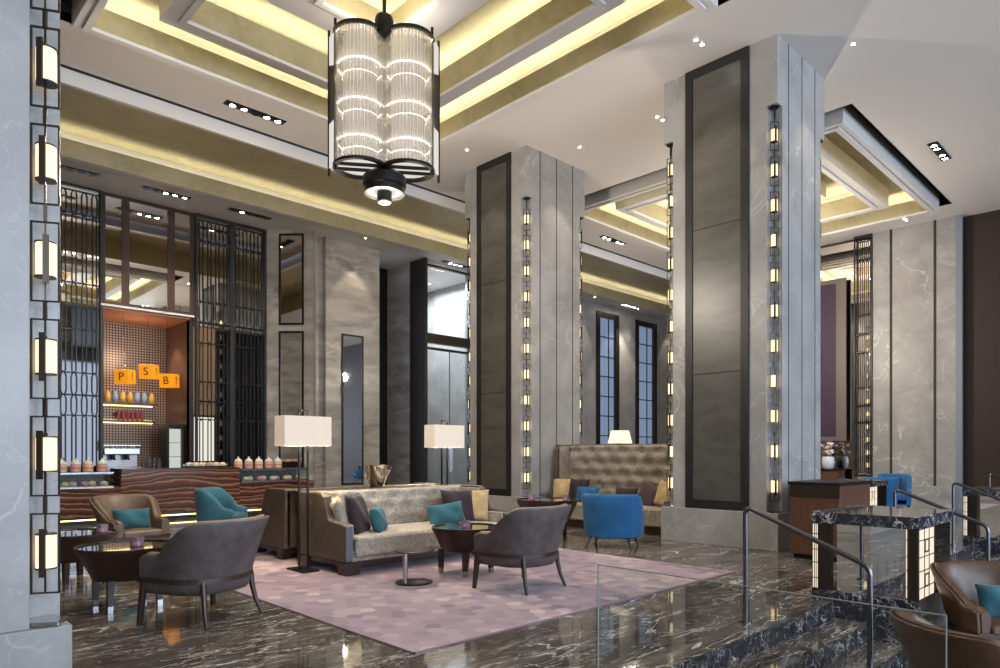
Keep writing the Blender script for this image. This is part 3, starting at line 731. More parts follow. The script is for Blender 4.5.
for k in range(6):
    if c0 is None: b = MB(); b.lathe([(.035, 0), (.05, .15), (.052, .22)], 12); c0 = b.build('paper_cup', plain('red_cup', (.5, .10, .12), .5)); o = c0
    else: o = c0.copy(); COL.objects.link(o)
    o.location = (5.1 + .11 * k, 19.05, 2.232); tag(o, 'red cup in the row on the lower lit shelf', 'cup', 'red cups on the lower shelf')
# fridge, lit case, tray
t = thing('drinks_fridge', 'upright black drinks fridge with lit glass front beside the bar opening', 'fridge', (6.05, 18.1, 0))
b = MB(); b.frame_xz(-.2, .2, 0, 2.12, .05, -.3, .3); b.build('body', BLACKM, t, smooth=0); b = MB(); b.box(-.15, .15, -.2, -.19, .05, 2.0); b.build('interior', FRIDGEGLOW, t, smooth=0)
b = MB()
for z in (.6, .95, 1.3, 1.65): b.box(-.15, .15, -.29, -.2, z, z + .015)
b.build('shelf', CHROME, t, smooth=0); b = MB(); b.box(-.15, .15, -.296, -.292, .05, 2.07); b.build('door', TGLASS, t, smooth=0)
t = thing('lit_cabinet', 'tall glowing cream cabinet front behind the lattice screen', 'cabinet', (6.63, 17.53, 1.2))
b = MB(); b.box(-.25, .25, -.022, -.006, 0, 1.1); b.build('glow_panel', CASEGLOW, t, smooth=0); b = MB(); b.frame_xz(-.27, .27, -.02, 1.12, .02, -.03, -.022); b.build('frame', BLACKM, t, smooth=0)
t = thing('pastry_tray', 'black tray of glazed pastries on the tall onyx counter', 'tray', (5.95, 15.6, 1.08))
b = MB(); b.box(-.42, .42, -.2, .2, .0, .02); b.ring(-.42, .42, -.2, .2, .015, .02, .035); b.build('tray', BLACKM, t, smooth=0)
for s in (-1, 1): b = MB(); b.tube([(s * .42, -.1, .03), (s * .46, -.1, .07), (s * .46, .1, .07), (s * .42, .1, .03)], .01); b.build('handle', CHROME, t)
for k in range(10):
    o = cake0[k % 3].copy(); COL.objects.link(o); o.location = (5.95 - .34 + .076 * k, 15.6 + .07 * (-1) ** k, 1.1); tag(o, 'glazed pastry on the black tray atop the onyx counter', 'pastry', 'pastries on the black tray')
# letter cubes
def text_mesh(ch, size, mat, parent, loc, rot):
    cu = bpy.data.curves.new('letter', 'FONT'); cu.body = ch; cu.size = size; cu.align_x = 'CENTER'; cu.align_y = 'CENTER'; cu.extrude = .003
    o = bpy.data.objects.new('letter', cu); COL.objects.link(o)
    dg = bpy.context.evaluated_depsgraph_get(); me = bpy.data.meshes.new_from_object(o.evaluated_get(dg)); bpy.data.objects.remove(o)
    o = bpy.data.objects.new('letter', me); me.materials.clear(); me.materials.append(mat); COL.objects.link(o); o.parent = parent; o.location = loc; o.rotation_euler = rot; return o
LETTER = plain('letter_ink', (.05, .02, .01), .6)
for ch, x, z, a, lab in (('P', 4.96, 3.22, -43, 'left amber hanging light cube marked P over the bar'), ('S', 5.495, 3.385, -40, 'middle amber hanging light cube marked S, the highest'), ('B', 5.97, 3.20, -46, 'right amber hanging light cube marked B over the bar')):
    t = thing('pendant_cube', lab, 'pendant lamp', (x, 18.0, z), rad(a), 'amber letter cubes over the bar'); h = .172
    t.rotation_euler.x = rad(4)
    b = MB(); b.box(-h, h, -h, h, -h, h); b.build('cube_shade', CUBEGLOW, t, smooth=0, bevel=.012)
    text_mesh(ch, .27, LETTER, t, (0, -h - .004, 0), (PI / 2, 0, 0)); text_mesh('!', .27, LETTER, t, (-h - .004, 0, 0), (PI / 2, 0, -PI / 2)); text_mesh('!', .27, LETTER, t, (h + .004, 0, 0), (PI / 2, 0, PI / 2))
    b = MB(); b.tube([(0, 0, h), (0, 0, 4.70 - z)], .006, 6); b.build('cord', CHROME, t)

# ------------------------------------------------------------------ carpet of hexagons
def carpet(x0, x1, y0, y1):
    mats = []
    for i, c in enumerate(((.245, .16, .195), (.295, .20, .235), (.355, .25, .27), (.19, .12, .155), (.46, .34, .345))):
        mats.append(velvet('carpet_tone_%d' % i, tuple(v * .85 for v in c), c, 5, .95, .2))
    m = MB(); s = .08; dx = s * 3 ** .5; dy = s * 1.5; ny = int((y1 - y0) / dy) + 2; nx = int((x1 - x0) / dx) + 2
    rnd = random.Random(3)
    from mathutils import noise
    def clip(P):
        for ax, lim, sg in ((0, x0, 1), (0, x1, -1), (1, y0, 1), (1, y1, -1)):
            Q = []
            for i in range(len(P)):
                a, b = P[i], P[(i + 1) % len(P)]; ia = (a[ax] - lim) * sg >= 0; ib = (b[ax] - lim) * sg >= 0
                if ia: Q.append(a)
                if ia != ib:
                    t = (lim - a[ax]) / (b[ax] - a[ax]); Q.append(tuple(a[k] + (b[k] - a[k]) * t for k in (0, 1)))
            P = Q
            if len(P) < 3: return []
        return P
    for j in range(ny):
        for i in range(nx):
            cx = x0 + i * dx + (j % 2) * dx / 2; cy = y0 + j * dy
            P = clip([(cx + s * math.sin(PI / 3 * k), cy + s * math.cos(PI / 3 * k)) for k in range(6)])
            if not P: continue
            q = noise.noise(Vector((cx * .7, cy * .7, 0))) + rnd.gauss(0, .27)
            m.m = 3 if q < -.38 else 0 if q < -.1 else 1 if q < .22 else 2 if q < .5 else 4
            m._add([(a, b, .012) for a, b in P], [list(range(len(P)))])
    m.m = 0
    m.box(x0, x1, y0, y0 + .012, .001, .0125); m.box(x0, x0 + .012, y0, y1, .001, .0125)
    o = m.build('carpet', mats, smooth=0); tag(o, 'pale pink and lilac carpet of small hexagons under the seating', 'carpet')
carpet(2.88, 7.55, 3.82, 11.2)

# ------------------------------------------------------------------ seating
def sm(a, b, x):
    t = max(0, min(1, (x - a) / (b - a))); return t * t * (3 - 2 * t)
def upath(t, w, b, Lf, ta=.60):
    a = abs(t); sg = 1 if t >= 0 else -1
    if a <= ta:
        q = a / ta * PI / 2; return (sg * w * math.sin(q) ** .9 if q > 0 else 0, -b * max(0, math.cos(q)) ** .9)
    return (sg * w, (a - ta) / (1 - ta) * Lf)
def shell(w, b, Lf, z0, hb, ha, lean, flare, th, inset=0, n=56, top_r=.02, tb=(.30, .78), face='all'):
    """closed wrap-around shell: higher back, lower arms, leaning outwards with height"""
    rows = []
    for i in range(n + 1):
        t = -1 + 2 * i / n
        p = Vector(upath(t, w, b, Lf)); e = .004
        d = (Vector(upath(min(1, t + e), w, b, Lf)) - Vector(upath(max(-1, t - e), w, b, Lf))).normalized()
        nr = Vector((d.y, -d.x))
        k = sm(tb[0], tb[1], abs(t)); H = hb + (ha - hb) * k - .03 * sm(.9, 1, abs(t)); ln = lean + (flare - lean) * k
        def P(off, z):
            f = (z - z0) / (hb - z0); q = p + nr * (off + ln * f ** 1.15); return (q.x, q.y, z)
        o, i_ = -inset, -inset - th; r = min(top_r, th / 2)
        rows.append([P(o, z0), P(o, z0 + (H - z0) * .35), P(o, z0 + (H - z0) * .7), P(o, H - r), P(o - r * .35, H - r * .3), P((o + i_) / 2, H), P(i_ + r * .35, H - r * .3), P(i_, H - r), P(i_, z0 + (H - z0) * .7), P(i_, z0 + (H - z0) * .35), P(i_, z0)])
    m = MB(); m.sheet(rows, closed_u=True)
    L = len(rows[0]); m.f.append(list(range(L))); m.mi.append(0); m.f.append([n * L + k for k in range(L)][::-1]); m.mi.append(0)
    return m
def cushion(x0, x1, y0, y1, z0, z1, crown=.02, n=10):
    m = MB(); r = min(.05, (z1 - z0) * .45)
    def sq(u): return u
    rows = []
    for j in range(n + 1):
        v = -1 + 2 * j / n; row = []
        for i in range(n + 1):
            u = -1 + 2 * i / n; row.append((x0 + (x1 - x0) * (u + 1) / 2, y0 + (y1 - y0) * (v + 1) / 2, z1 + crown * (1 - u * u) * (1 - v * v)))
        rows.append(row)
    m.sheet(rows); base = [[(p[0], p[1], z0) for p in r_] for r_ in rows]
    B = MB(); B.v = m.v + [p for r_ in base for p in r_]; N = n + 1; o = N * N
    fs = list(m.f) + [tuple(reversed([k + o for k in f])) for f in m.f]
    edge = [i for i in range(N)] + [j * N + n for j in range(1, N)] + [n * N + i for i in range(n - 1, -1, -1)] + [j * N for j in range(n - 1, 0, -1)]
    for k in range(len(edge)):
        a, b = edge[k], edge[(k + 1) % len(edge)]; fs.append((a, a + o, b + o, b))
    B.f = fs; B.mi = [0] * len(fs); return B
def armchair(label, loc, rz, out=GREYL, inn=TAUPE, belt=DWOOD, group='wrap-around lounge armchairs', zf=0, w=.385, hb=.85):
    t = thing('armchair', label, 'armchair', loc, rz, group)
    shell(w, .36, .30, .37, hb, .575, .15, .03, .03).build('outer_shell', out, t, 60)
    shell(w, .36, .31, .37, hb + .012, .59, .15, .03, .075, .028, top_r=.03).build('inner_back', inn, t, 60)
    cushion(-w + .09, w - .09, -.24, .33, .36, .45, .025).build('seat', inn, t, 60, .025)
    # wooden belt following the plan
    m = MB(); rows = []
    pts = [upath(-1 + 2 * i / 48, w + .012, .37, .31) for i in range(49)]
    rows = [[(x, y, .345), (x * 1.0, y, .385), (x * .93, y * .93, .385), (x * .93, y * .93, .345)] for x, y in pts]
    m.sheet(rows, closed_u=True); m.box(-w - .012, w + .012, .285, .325, .345, .385); m.build('belt', belt, t, 50)
    m = MB(); rows = []
    full = pts + [(w * (1 - 2 * k / 8), .31) for k in range(1, 8)]
    rows = [[(x * s, (y - .0) * s, z) for x, y in full] for s, z in ((.97, .35), (.95, .29), (.88, .25), (.6, .235))]
    m.sheet(rows, closed_u=True); m.f.append([3 * len(full) + k for k in range(len(full))]); m.mi.append(0); m.build('underseat', out, t, 60)
    for sx in (-1, 1):
        m = MB(); m.bar((sx * (w - .02), .27, .35), (sx * (w + .01), .29, 0), (.05, .034)); m.build('leg', belt, t, smooth=0, bevel=.004)
        m = MB()
        P = [(sx * .27, -.26, .36), (sx * .275, -.275, .24), (sx * .29, -.30, .12), (sx * .315, -.345, 0)]
        m.tube(P, [.026, .023, .019, .015], 8); m.build('leg', belt, t, 60)
    return t
armchair('grey-mauve armchair with wooden belt beside the near round drum table', (2.255, 5.955, 0), rad(24))
armchair('grey-mauve armchair with wooden belt standing alone on the pink carpet', (5.11, 4.95, 0.012), rad(4))
armchair('bronze leather armchair with teal pillow in front of the onyx bar', (2.66, 9.38, 0), rad(180 + 8), BROWNL2, BROWNL2, w=.325)
armchair('brown leather armchair in the sunken area, its back to the glass balustrade', (5.18, .957, PIT), rad(-128), BROWNL, BROWNL, DWOOD, hb=.79)
armchair('brown leather armchair with teal pillow at the lower right corner', (7.15, 1.2, PIT), rad(133), BROWNL, BROWNL, DWOOD)
def tub(label, loc, rz, mat, hb=.80, w=.40, group='velvet tub chairs', cat='chair', rim=None):
    t = thing('tub_chair', label, cat, loc, rz, group)
    shell(w, .36, .26, .17, hb, .54, .07, .01, .10, 0, top_r=.045, tb=(.38, .85)).build('shell', mat, t, 60)
    cushion(-w + .1, w - .1, -.26, .27, .28, .44, .03).build('seat', mat, t, 60, .03)
    m = MB(); pts = [upath(-1 + 2 * i / 40, w - .01, .35, .25) for i in range(41)] + [(w * (1 - 2 * k / 8), .25) for k in range(1, 8)]
    rows = [[(x * s, y * s, z) for x, y in pts] for s, z in ((.99, .20), (.97, .16), (.7, .15))]
    m.sheet(rows, closed_u=True); m.f.append([2 * len(pts) + k for k in range(len(pts))]); m.mi.append(0); m.build('underseat', mat, t, 60)
    for sx in (-1, 1):
        for y, dy in ((-.22, -.09), (.18, .07)):
            m = MB(); m.tube([(sx * .27, y, .18), (sx * .33, y + dy, 0)], [.024, .013], 8); m.build('leg', DWOOD, t, 60)
    return t
tub('teal tub chair with scooped arms standing before the onyx counter', (4.36, 10.72, 0.012), rad(-131), TEALC, .84, .36)
tub('bright blue tub chair seen from behind, drawn up to the high banquette', (8.37, 6.18, 0), rad(-66), BLUEV, .80, .42)
tub('blue tub chair by the far right marble pier, left of its twin', (16.9, 5.1, 0), rad(-60), BLUEV, .86, .34)
tub('blue tub chair by the far right marble pier, turned sideways', (18.2, 5.15, 0), rad(110), BLUEV, .90, .32)

def pillow(name, label, w, h, th, mat, loc, rot, cat='pillow', group='throw pillows'):
    m = MB(); n = 14; R = []
    for sgn in (1, -1):
        rows = []
        for j in range(n + 1):
            v = -1 + 2 * j / n; row = []
            for i in range(n + 1):
                u = -1 + 2 * i / n
                pu = 1 - .07 * (1 - v * v) * abs(u) ** 3; pv = 1 - .07 * (1 - u * u) * abs(v) ** 3
                z = (max(0, 1 - u ** 4) * max(0, 1 - v ** 4)) ** .55
                row.append((w / 2 * u * pu, sgn * th / 2 * z + .012 * math.sin(5 * u + 3 * v) * z, h / 2 * v * pv))
            rows.append(row)
        m.sheet(rows)
    o = m.build(name, mat, None, 0, loc=loc)
    bm = bmesh.new(); bm.from_mesh(o.data); bmesh.ops.remove_doubles(bm, verts=bm.verts, dist=.0005); bmesh.ops.recalc_face_normals(bm, faces=bm.faces); bm.to_mesh(o.data); bm.free()
    for p in o.data.polygons: p.use_smooth = True
    o.rotation_euler = tuple(rad(a) for a in rot); return tag(o, label, cat, group)

def tufted(x0, x1, z0, z1, y, nx, nz, depth=.035, curve=None, res=9):
    """front face (towards -Y) of a buttoned back, as a closed slab"""
    m = MB(); NX, NZ = nx * res, nz * res; rows = []; buttons = []
    bt = [((i + .5 * (j % 2) + .5) / nx, (j + .5) / nz) for j in range(nz) for i in range(nx) if (i + .5 * (j % 2) + .5) < nx]
    for j in range(NZ + 1):
        v = j / NZ; row = []
        for i in range(NX + 1):
            u = i / NX; X = x0 + (x1 - x0) * u; Zz = z0 + (z1 - z0) * v
            d = 0
            for bu, bv in bt:
                q = (((u - bu) * nx) ** 2 + ((v - bv) * nz) ** 2)
                if q < 2: d += math.exp(-q * 9)
            edge = min(1, min(u, 1 - u) * nx * 2.5, min(v, 1 - v) * nz * 2.5)
            row.append((X, y - .05 * edge ** .5 + depth * min(1, d), Zz))
        rows.append(row)
    rows2 = [[(p[0], y + .06, p[2]) for p in r] for r in rows]
    m.sheet(rows); k = len(m.v); m.sheet(rows2)
    N = NX + 1; M_ = NZ + 1
    edge = [i for i in range(N)] + [j * N + NX for j in range(1, M_)] + [NZ * N + i for i in range(NX - 1, -1, -1)] + [j * N for j in range(NZ - 1, 0, -1)]
    for q in range(len(edge)):
        a, b = edge[q], edge[(q + 1) % len(edge)]; m.f.append((a, b, b + k, a + k)); m.mi.append(0)
    bts = [(x0 + (x1 - x0) * bu, y - .05 + depth, z0 + (z1 - z0) * bv) for bu, bv in bt]
    return m, bts
def sofa(label, loc, rz, W=2.62, D=1.1, hb=.92):
    t = thing('tufted_sofa', label, 'sofa', loc, rz, 'back to back tufted sofas')
    w = W / 2
    # local: front -Y, origin at plan centre
    m, bts = tufted(-w + .14, w - .14, .40, hb - .01, D / 2 - .20, 7, 3, .05); m.build('backrest', SOFAF, t, 60)
    b = MB()
    for p in bts: b.lathe([(.016, -.008), (.016, .008)], 8, p[0], p[1]); 
    bb = MB()
    for p in bts: bb._add([(p[0] + .016 * math.cos(a * PI / 3), p[1] - .012, p[2] + .016 * math.sin(a * PI / 3)) for a in range(6)] + [(p[0], p[1] - .018, p[2])], [(a, (a + 1) % 6, 6) for a in range(6)])
    bb.build('buttons', SOFAF, t, 0)
    m = MB(); m.box(-w + .02, w - .02, D / 2 - .14, D / 2, .14, hb); m.build('outer_back', OLIVE, t, smooth=0, bevel=.03, seg=3)
    for s in (-1, 1):
        prof = [(-D / 2 + .02, .14), (D / 2, .14), (D / 2, hb), (-.10 + .12, hb), (-.06, hb - .05), (-.13, .66), (-.16, .61), (-D / 2 + .10, .585), (-D / 2 + .02, .56)]
        m = MB(); m._add([(s * w, y, z) for y, z in prof] + [(s * (w - .10), y, z) for y, z in prof], [list(range(9)), list(range(9, 18))[::-1]] + [(i, (i + 1) % 9, 9 + (i + 1) % 9, 9 + i) for i in range(9)])
        m.build('arm', OLIVE, t, smooth=0, bevel=.022, seg=3)
        m = MB(); X0, X1 = sorted((s * (w - .10), s * (w - .135))); m.prism([(X0, -D / 2 + .05), (X1, -D / 2 + .05), (X1, D / 2 - .2), (X0, D / 2 - .2)], .40, .57); 
        m.prism([(X0, -.02), (X1, -.02), (X1, D / 2 - .15), (X0, D / 2 - .15)], .57, hb - .03); m.build('arm_lining', SOFAF, t, smooth=0, bevel=.012)
        m = MB(); m.box(s * (w - .005), s * (w - .095), -D / 2, -D / 2 + .03, .16, .56); m.build('arm_trim', SLATE, t, smooth=0, bevel=.01)
    m = MB(); m.box(-w + .10, w - .10, -D / 2 + .06, D / 2 - .14, .14, .27); m.build('seat_base', SOFAF, t, smooth=0, bevel=.01)
    cushion(-w + .14, w - .14, -D / 2, D / 2 - .22, .19, .43, .03, 14).build('seat_cushion', SOFAF, t, 60, .035)
    m = MB(); m.box(-w + .03, w - .03, -D / 2 + .06, D / 2 - .02, .09, .145); m.build('plinth', DWOOD, t, smooth=0)
    for sx in (-1, 1):
        for y0, y1 in ((-D / 2 + .01, -D / 2 + .22), (D / 2 - .22, D / 2 - .02)):
            X0, X1 = sorted((sx * w * .999, sx * (w - .24))); a = .06
            m = MB(); m._add([(X0 + a * (sx > 0), y0, 0), (X1 - a * (sx < 0), y0, 0), (X1 - a * (sx < 0), y1 - a, 0), (X0 + a * (sx > 0), y1 - a, 0), (X0, y0, .14), (X1, y0, .14), (X1, y1, .14), (X0, y1, .14)], [(0, 3, 2, 1), (4, 5, 6, 7), (0, 1, 5, 4), (1, 2, 6, 5), (2, 3, 7, 6), (3, 0, 4, 7)]); m.build('foot', DWOOD, t, smooth=0)
    return t
sofa('patterned tufted sofa with olive leather sides facing the carpet', (5.41, 7.25, .012), 0)
sofa('olive backed sofa turned away, behind the patterned sofa and lamp', (5.43, 8.80, .012), PI, 2.56, 1.06)
t = thing('sofa_table', 'narrow dark table between the two back to back sofas', 'table', (5.43, 8.04, .012)); b = MB(); b.box(-1.2, 1.2, -.2, .2, .85, .9); b.build('top', DWOOD, t, smooth=0)
for x in (-1.1, 1.1): b = MB(); b.box(x - .03, x + .03, -.17, .17, 0, .85); b.build('leg', DWOOD, t, smooth=0)
# sculpted bowl
t = thing('metal_bowl', 'crumpled gold and silver metal bowl on the table behind the sofa', 'bowl', (5.38, 7.98, .912))
m = MB(); rows = []; n = 28
for r, z in ((.02, 0), (.08, 0), (.10, .03), (.13, .12), (.165, .22), (.185, .29), (.175, .29), (.15, .2), (.11, .1), (.07, .04), (.02, .035)):
    rows.append([((r + .02 * math.sin(3 * 2 * PI * i / n + z * 9) * (z / .3)) * math.cos(2 * PI * i / n), (r + .02 * math.sin(3 * 2 * PI * i / n + z * 9) * (z / .3)) * math.sin(2 * PI * i / n), z + .035 * math.sin(2 * 2 * PI * i / n + .8) * (z / .29) ** 2) for i in range(n)])
m.sheet(rows, closed_u=True); m.build('body', plain('crumpled_gold', (.85, .76, .60), .18, 1), t, 60)
m = MB(); m.lathe([(.10, -.0), (.10, .02), (.03, .03)], 20); m.build('foot', BLACKM, t)
# pillows on the sofa
pillow('pillow', 'patterned beige pillow against the left arm of the sofa', .44, .42, .15, SOFAF, (4.28, 7.16, .66), (-16, 0, 70))
pillow('pillow', 'gold pillow tucked behind the patterned one at the left arm', .42, .42, .12, GOLDV, (4.42, 7.42, .66), (-16, 0, 40))
pillow('pillow', 'dark aubergine square pillow near the left end of the sofa', .50, .50, .15, PURPLE, (4.51, 7.10, .67), (-18, 0, 38))
pillow('pillow', 'small turquoise pillow beside the dark square one, left on the sofa', .42, .32, .15, TEAL, (4.74, 7.01, .59), (-22, 0, 44))
pillow('pillow', 'wide teal velvet pillow near the right end of the sofa', .52, .30, .14, TEAL, (5.80, 7.0, .59), (-22, -7, -18))
pillow('pillow', 'aubergine square pillow behind the teal one at the sofa right end', .48, .48, .15, PURPLE, (6.20, 7.22, .66), (-17, 0, -20))
pillow('pillow', 'gold pillow against the right arm of the sofa', .46, .46, .16, GOLDV, (6.44, 7.18, .66), (-15, 0, -42))
pillow('pillow', 'teal pillow in the bronze leather armchair before the bar', .46, .27, .15, TEAL, (2.64, 9.29, .575), (-16, 0, 8))
pillow('pillow', 'teal pillow in the brown armchair at the lower right corner', .46, .30, .15, TEAL, (7.12, 1.17, PIT + .585), (-16, 0, -47))
pillow('pillow', 'dark brown pillow in the sideways blue tub chair at far right', .36, .36, .12, PURPLE, (18.15, 5.17, .64), (-15, 0, 110))

# high banquette between the columns
t = thing('high_banquette', 'tall tufted banquette with wings between the two columns', 'sofa', (10.35, 7.61, 0), rad(-90)); W = 2.86; w = W / 2
m, bts = tufted(-w + .10, w - .10, .42, 1.55, .30, 7, 5, .09); m.build('backrest', BANQF, t, 60)
bb = MB()
for p in bts: bb._add([(p[0] + .018 * math.cos(a * PI / 3), p[1] - .012, p[2] + .018 * math.sin(a * PI / 3)) for a in range(6)] + [(p[0], p[1] - .018, p[2])], [(a, (a + 1) % 6, 6) for a in range(6)])
bb.build('buttons', BANQF, t, 0)
m = MB(); m.box(-w, w, .36, .42, .12, 1.57); m.build('outer_back', OLIVE, t, smooth=0, bevel=.02)
for s in (-1, 1):
    prof = [(.36, .12), (.36, 1.57), (.02, 1.57), (-.06, 1.45), (-.10, .9), (-.14, .66), (-.42, .60), (-.42, .12)]
    m = MB(); m._add([(s * w, y, z) for y, z in prof] + [(s * (w - .08), y, z) for y, z in prof], [list(range(8)), list(range(8, 16))[::-1]] + [(i, (i + 1) % 8, 8 + (i + 1) % 8, 8 + i) for i in range(8)]); m.build('wing', OLIVE, t, smooth=0, bevel=.02, seg=3)
    m = MB(); X0, X1 = sorted((s * (w - .08), s * (w - .11))); m.box(X0, X1, .0, .30, .45, 1.53); m.build('wing_lining', BANQF, t, smooth=0, bevel=.01)
    m = MB(); m.box(s * w, s * (w - .10), -.45, -.42, .14, .60); m.build('arm_trim', SLATE, t, smooth=0, bevel=.01)
cushion(-w + .10, w - .10, -.42, .26, .14, .45, .03, 14).build('seat_cushion', BANQF, t, 60, .03)
m = MB(); m.box(-w + .05, w - .05, -.36, .36, 0, .125); m.build('plinth', DWOOD, t, smooth=0)
def bq(u, dist, z): return (10.35 + dist, 7.66 - u, z)      # u to the right along the bench
pillow('pillow', 'gold pillow at the left end of the tall banquette', .46, .46, .15, GOLDV, (10.32, 8.82, .68), (-15, 0, -62))
pillow('pillow', 'aubergine pillow beside the gold one on the tall banquette', .46, .46, .15, PURPLE, (10.36, 8.47, .68), (-16, 0, -85))
pillow('pillow', 'wide bright blue pillow on the left half of the tall banquette', .54, .32, .14, BLUEV, (10.18, 8.12, .61), (-20, 0, -90))
pillow('pillow', 'dark aubergine pillow lying low behind the bright blue chair', .50, .34, .14, PURPLE, (10.34, 7.35, .61), (-20, 0, -90))
pillow('pillow', 'mauve pillow tilted on the right half of the tall banquette', .44, .44, .14, MAUVE, (10.36, 6.88, .64), (-16, 22, -95))
pillow('pillow', 'gold pillow at the right end of the tall banquette', .46, .46, .15, GOLDV, (10.30, 6.50, .68), (-16, 8, -112))

# drum tables
TOPM = plain('polished_dark_top', (.03, .024, .02), .06, 0, coat=1.0, coatr=.03)
def drum(label, loc, rz, R=.42, H=.56, rb=.28, zb=.27):
    t = thing('drum_table', label, 'table', loc, rz, 'tapered round drum tables')
    m = MB(); m.lathe([(rb, zb), (rb + (R - rb) * .5, (zb + H) / 2), (R - .01, H - .04), (R, H - .02), (R, H), (R - .02, H), (R - .02, H - .025)], 48); m.build('drum', DWOOD, t, 40)
    m = MB(); m.lathe([(R - .022, H - .03), (R - .022, H - .012)], 48); m.build('top', TOPM, t)
    for sx, sy in ((1, 1), (1, -1), (-1, 1), (-1, -1)):
        m = MB(); m.bar((sx * .20, sy * .20, zb + .01), (sx * .205, sy * .205, .06), (.055, .045)); leg = m.build('leg', DWOOD, t, smooth=0)
        m = MB(); m.bar((sx * .205, sy * .205, .06), (sx * .207, sy * .207, 0), (.046, .042)); m.build('leg_cap', CHROME, leg, smooth=0)
    return t
drum('dark drum table in front of the near mauve armchair', (1.91, 6.86, 0), rad(2))
drum('dark drum table half hidden by the near column, behind its twin', (1.80, 8.35, 0), rad(20))
drum('dark drum table in front of the patterned sofa', (5.24, 5.96, .012), rad(2), .40, .54)
drum('dark drum table at the high banquette, left of the blue chair', (8.2, 7.35, 0), rad(10), .50, .66, .34, .30)
# C-shaped side table
t = thing('side_table', 'small round steel side table with offset stem before the sofa', 'side table', (4.43, 5.88, .012), rad(-30))
m = MB(); m.lathe([(.19, 0), (.20, .004), (.20, .014), (.19, .018)], 36); m.build('base', BLACKM, t, 40)
m = MB(); m.cyl(-.10, -.06, .018, .335, .028, 16); m.build('stem', CHROME, t, 40)
m = MB(); m.lathe([(.20, .335), (.215, .34), (.215, .35), (.205, .355)], 36); m.build('top', DWOOD, t, 40)
# votives
def votive(loc, label):
    t = thing('candle_glass', label, 'candle holder', loc, .4, 'square candle glasses')
    m = MB(); m.ring(-.04, .04, -.04, .04, .007, 0, .085); m.box(-.04, .04, -.04, .04, 0, .01); m.build('glass', VOTIVE, t, smooth=0)
    m = MB(); m.cyl(0, 0, .011, .04, .024, 14); m.build('candle', WAX, t); return t
votive((1.97, 6.78, .549), 'square mauve candle glass on the near drum table'); votive((2.05, 8.25, .549), 'square candle glass on the drum table behind the near one')
votive((5.20, 5.92, .541), 'square candle glass on the drum table by the sofa'); votive((8.05, 7.55, .649), 'square candle glass on the banquette table, left one'); votive((8.3, 7.05, .649), 'square candle glass on the banquette table beside the blue chair')

# floor lamps
def floor_lamp(label, loc):
    t = thing('floor_lamp', label, 'floor lamp', loc, 0, 'floor lamps with rectangular shades')
    m = MB(); m.box(-.115, .10, -.2, .2, 0, .02); m.build('base', BLACKM, t, smooth=0, bevel=.004)
    for x in (-.055, .055): m = MB(); m.bar((x, 0, .02), (x, 0, 1.82), .022); m.build('pole', BLACKM, t, smooth=0)
    m = MB(); m.bar((-.066, 0, 1.89), (.066, 0, 1.89), .018); m.bar((-.055, 0, 1.81), (-.055, 0, 1.89), .018); m.bar((.055, 0, 1.81), (.055, 0, 1.89), .018); m.build('handle', BLACKM, t, smooth=0)
    m = MB(); m.ring(-.30, .30, -.125, .125, .006, 1.47, 1.82); m.build('lamp_shade', SHADE, t, smooth=0)
    for zz, e in ((1.55, 14), ):
        l = bpy.data.lights.new('lamp_bulb', 'POINT'); l.energy = e * 4; l.color = (1, .80, .56); l.shadow_soft_size = .05; o = bpy.data.objects.new('lamp_bulb', l); COL.objects.link(o); o.location = (loc[0], loc[1], 1.66)
    return t
floor_lamp('floor lamp with cream box shade at the left end of the sofas', (3.965, 7.42, .012))
floor_lamp('floor lamp with cream box shade at the right end of the sofas, before the doors', (6.80, 8.24, .012))
t = thing('table_lamp', 'table lamp with pale tapered shade behind the tall banquette', 'table lamp', (11.55, 8.35, 0))
m = MB(); m.lathe([(.2, 1.46), (.2, 1.48)], 24); m.build('base', BLACKM, t)
m = MB(); m.cyl(0, 0, 1.44, 1.6, .02, 10); m.build('stem', BLACKM, t); m = MB(); m.lathe([(.25, 1.60), (.185, 1.86)], 28, caps=False); m.build('lamp_shade', LAMPG2, t, 40)
t = thing('console_table', 'slim dark table behind the tall banquette, mostly hidden', 'table', (11.15, 7.66, 0)); m = MB(); m.box(-.2, .75, -.2, 1.3, 1.40, 1.44); m.build('top', DWOOD, t, smooth=0)
for x in (-.15, .7):
    for y in (-.15, 1.25): m = MB(); m.box(x - .02, x + .02, y - .02, y + .02, 0, 1.40); m.build('leg', DWOOD, t, smooth=0)

# ------------------------------------------------------------------ marble consoles by the stairs
def lantern(x0, x1, y0, y1, z0, z1, t):
    m = MB(); m.box(x0, x1, y0, y1, z0, z1); l = m.build('lantern', LANTERN, t, smooth=0)
    f = MB(); b = .006
    for zz in [z0, z1] + [z0 + (z1 - z0) * k for k in (.16, .4, .6, .84)]: f.ring(x0 - .004, x1 + .004, y0 - .004, y1 + .004, .008, zz - .004, zz + .004)
    for q in (0, .35, .65, 1):
        X = x0 + (x1 - x0) * q; f.box(X - b, X + b, y0 - .005, y0, z0, z1) if q in (0, 1) else f.box(X - b / 2, X + b / 2, y0 - .005, y0, z0, z1)
        Yq = y0 + (y1 - y0) * q; f.box(x0 - .005, x0, Yq - b / 2, Yq + b / 2, z0, z1)
    for c in (.25, .75): zc = z0 + (z1 - z0) * c; f.frame_xz(x0 + (x1 - x0) * .36, x0 + (x1 - x0) * .64, zc - .06, zc + .06, .012, y0 - .008, y0)
    f.build('lantern_grid', BLACKM, l, smooth=0)
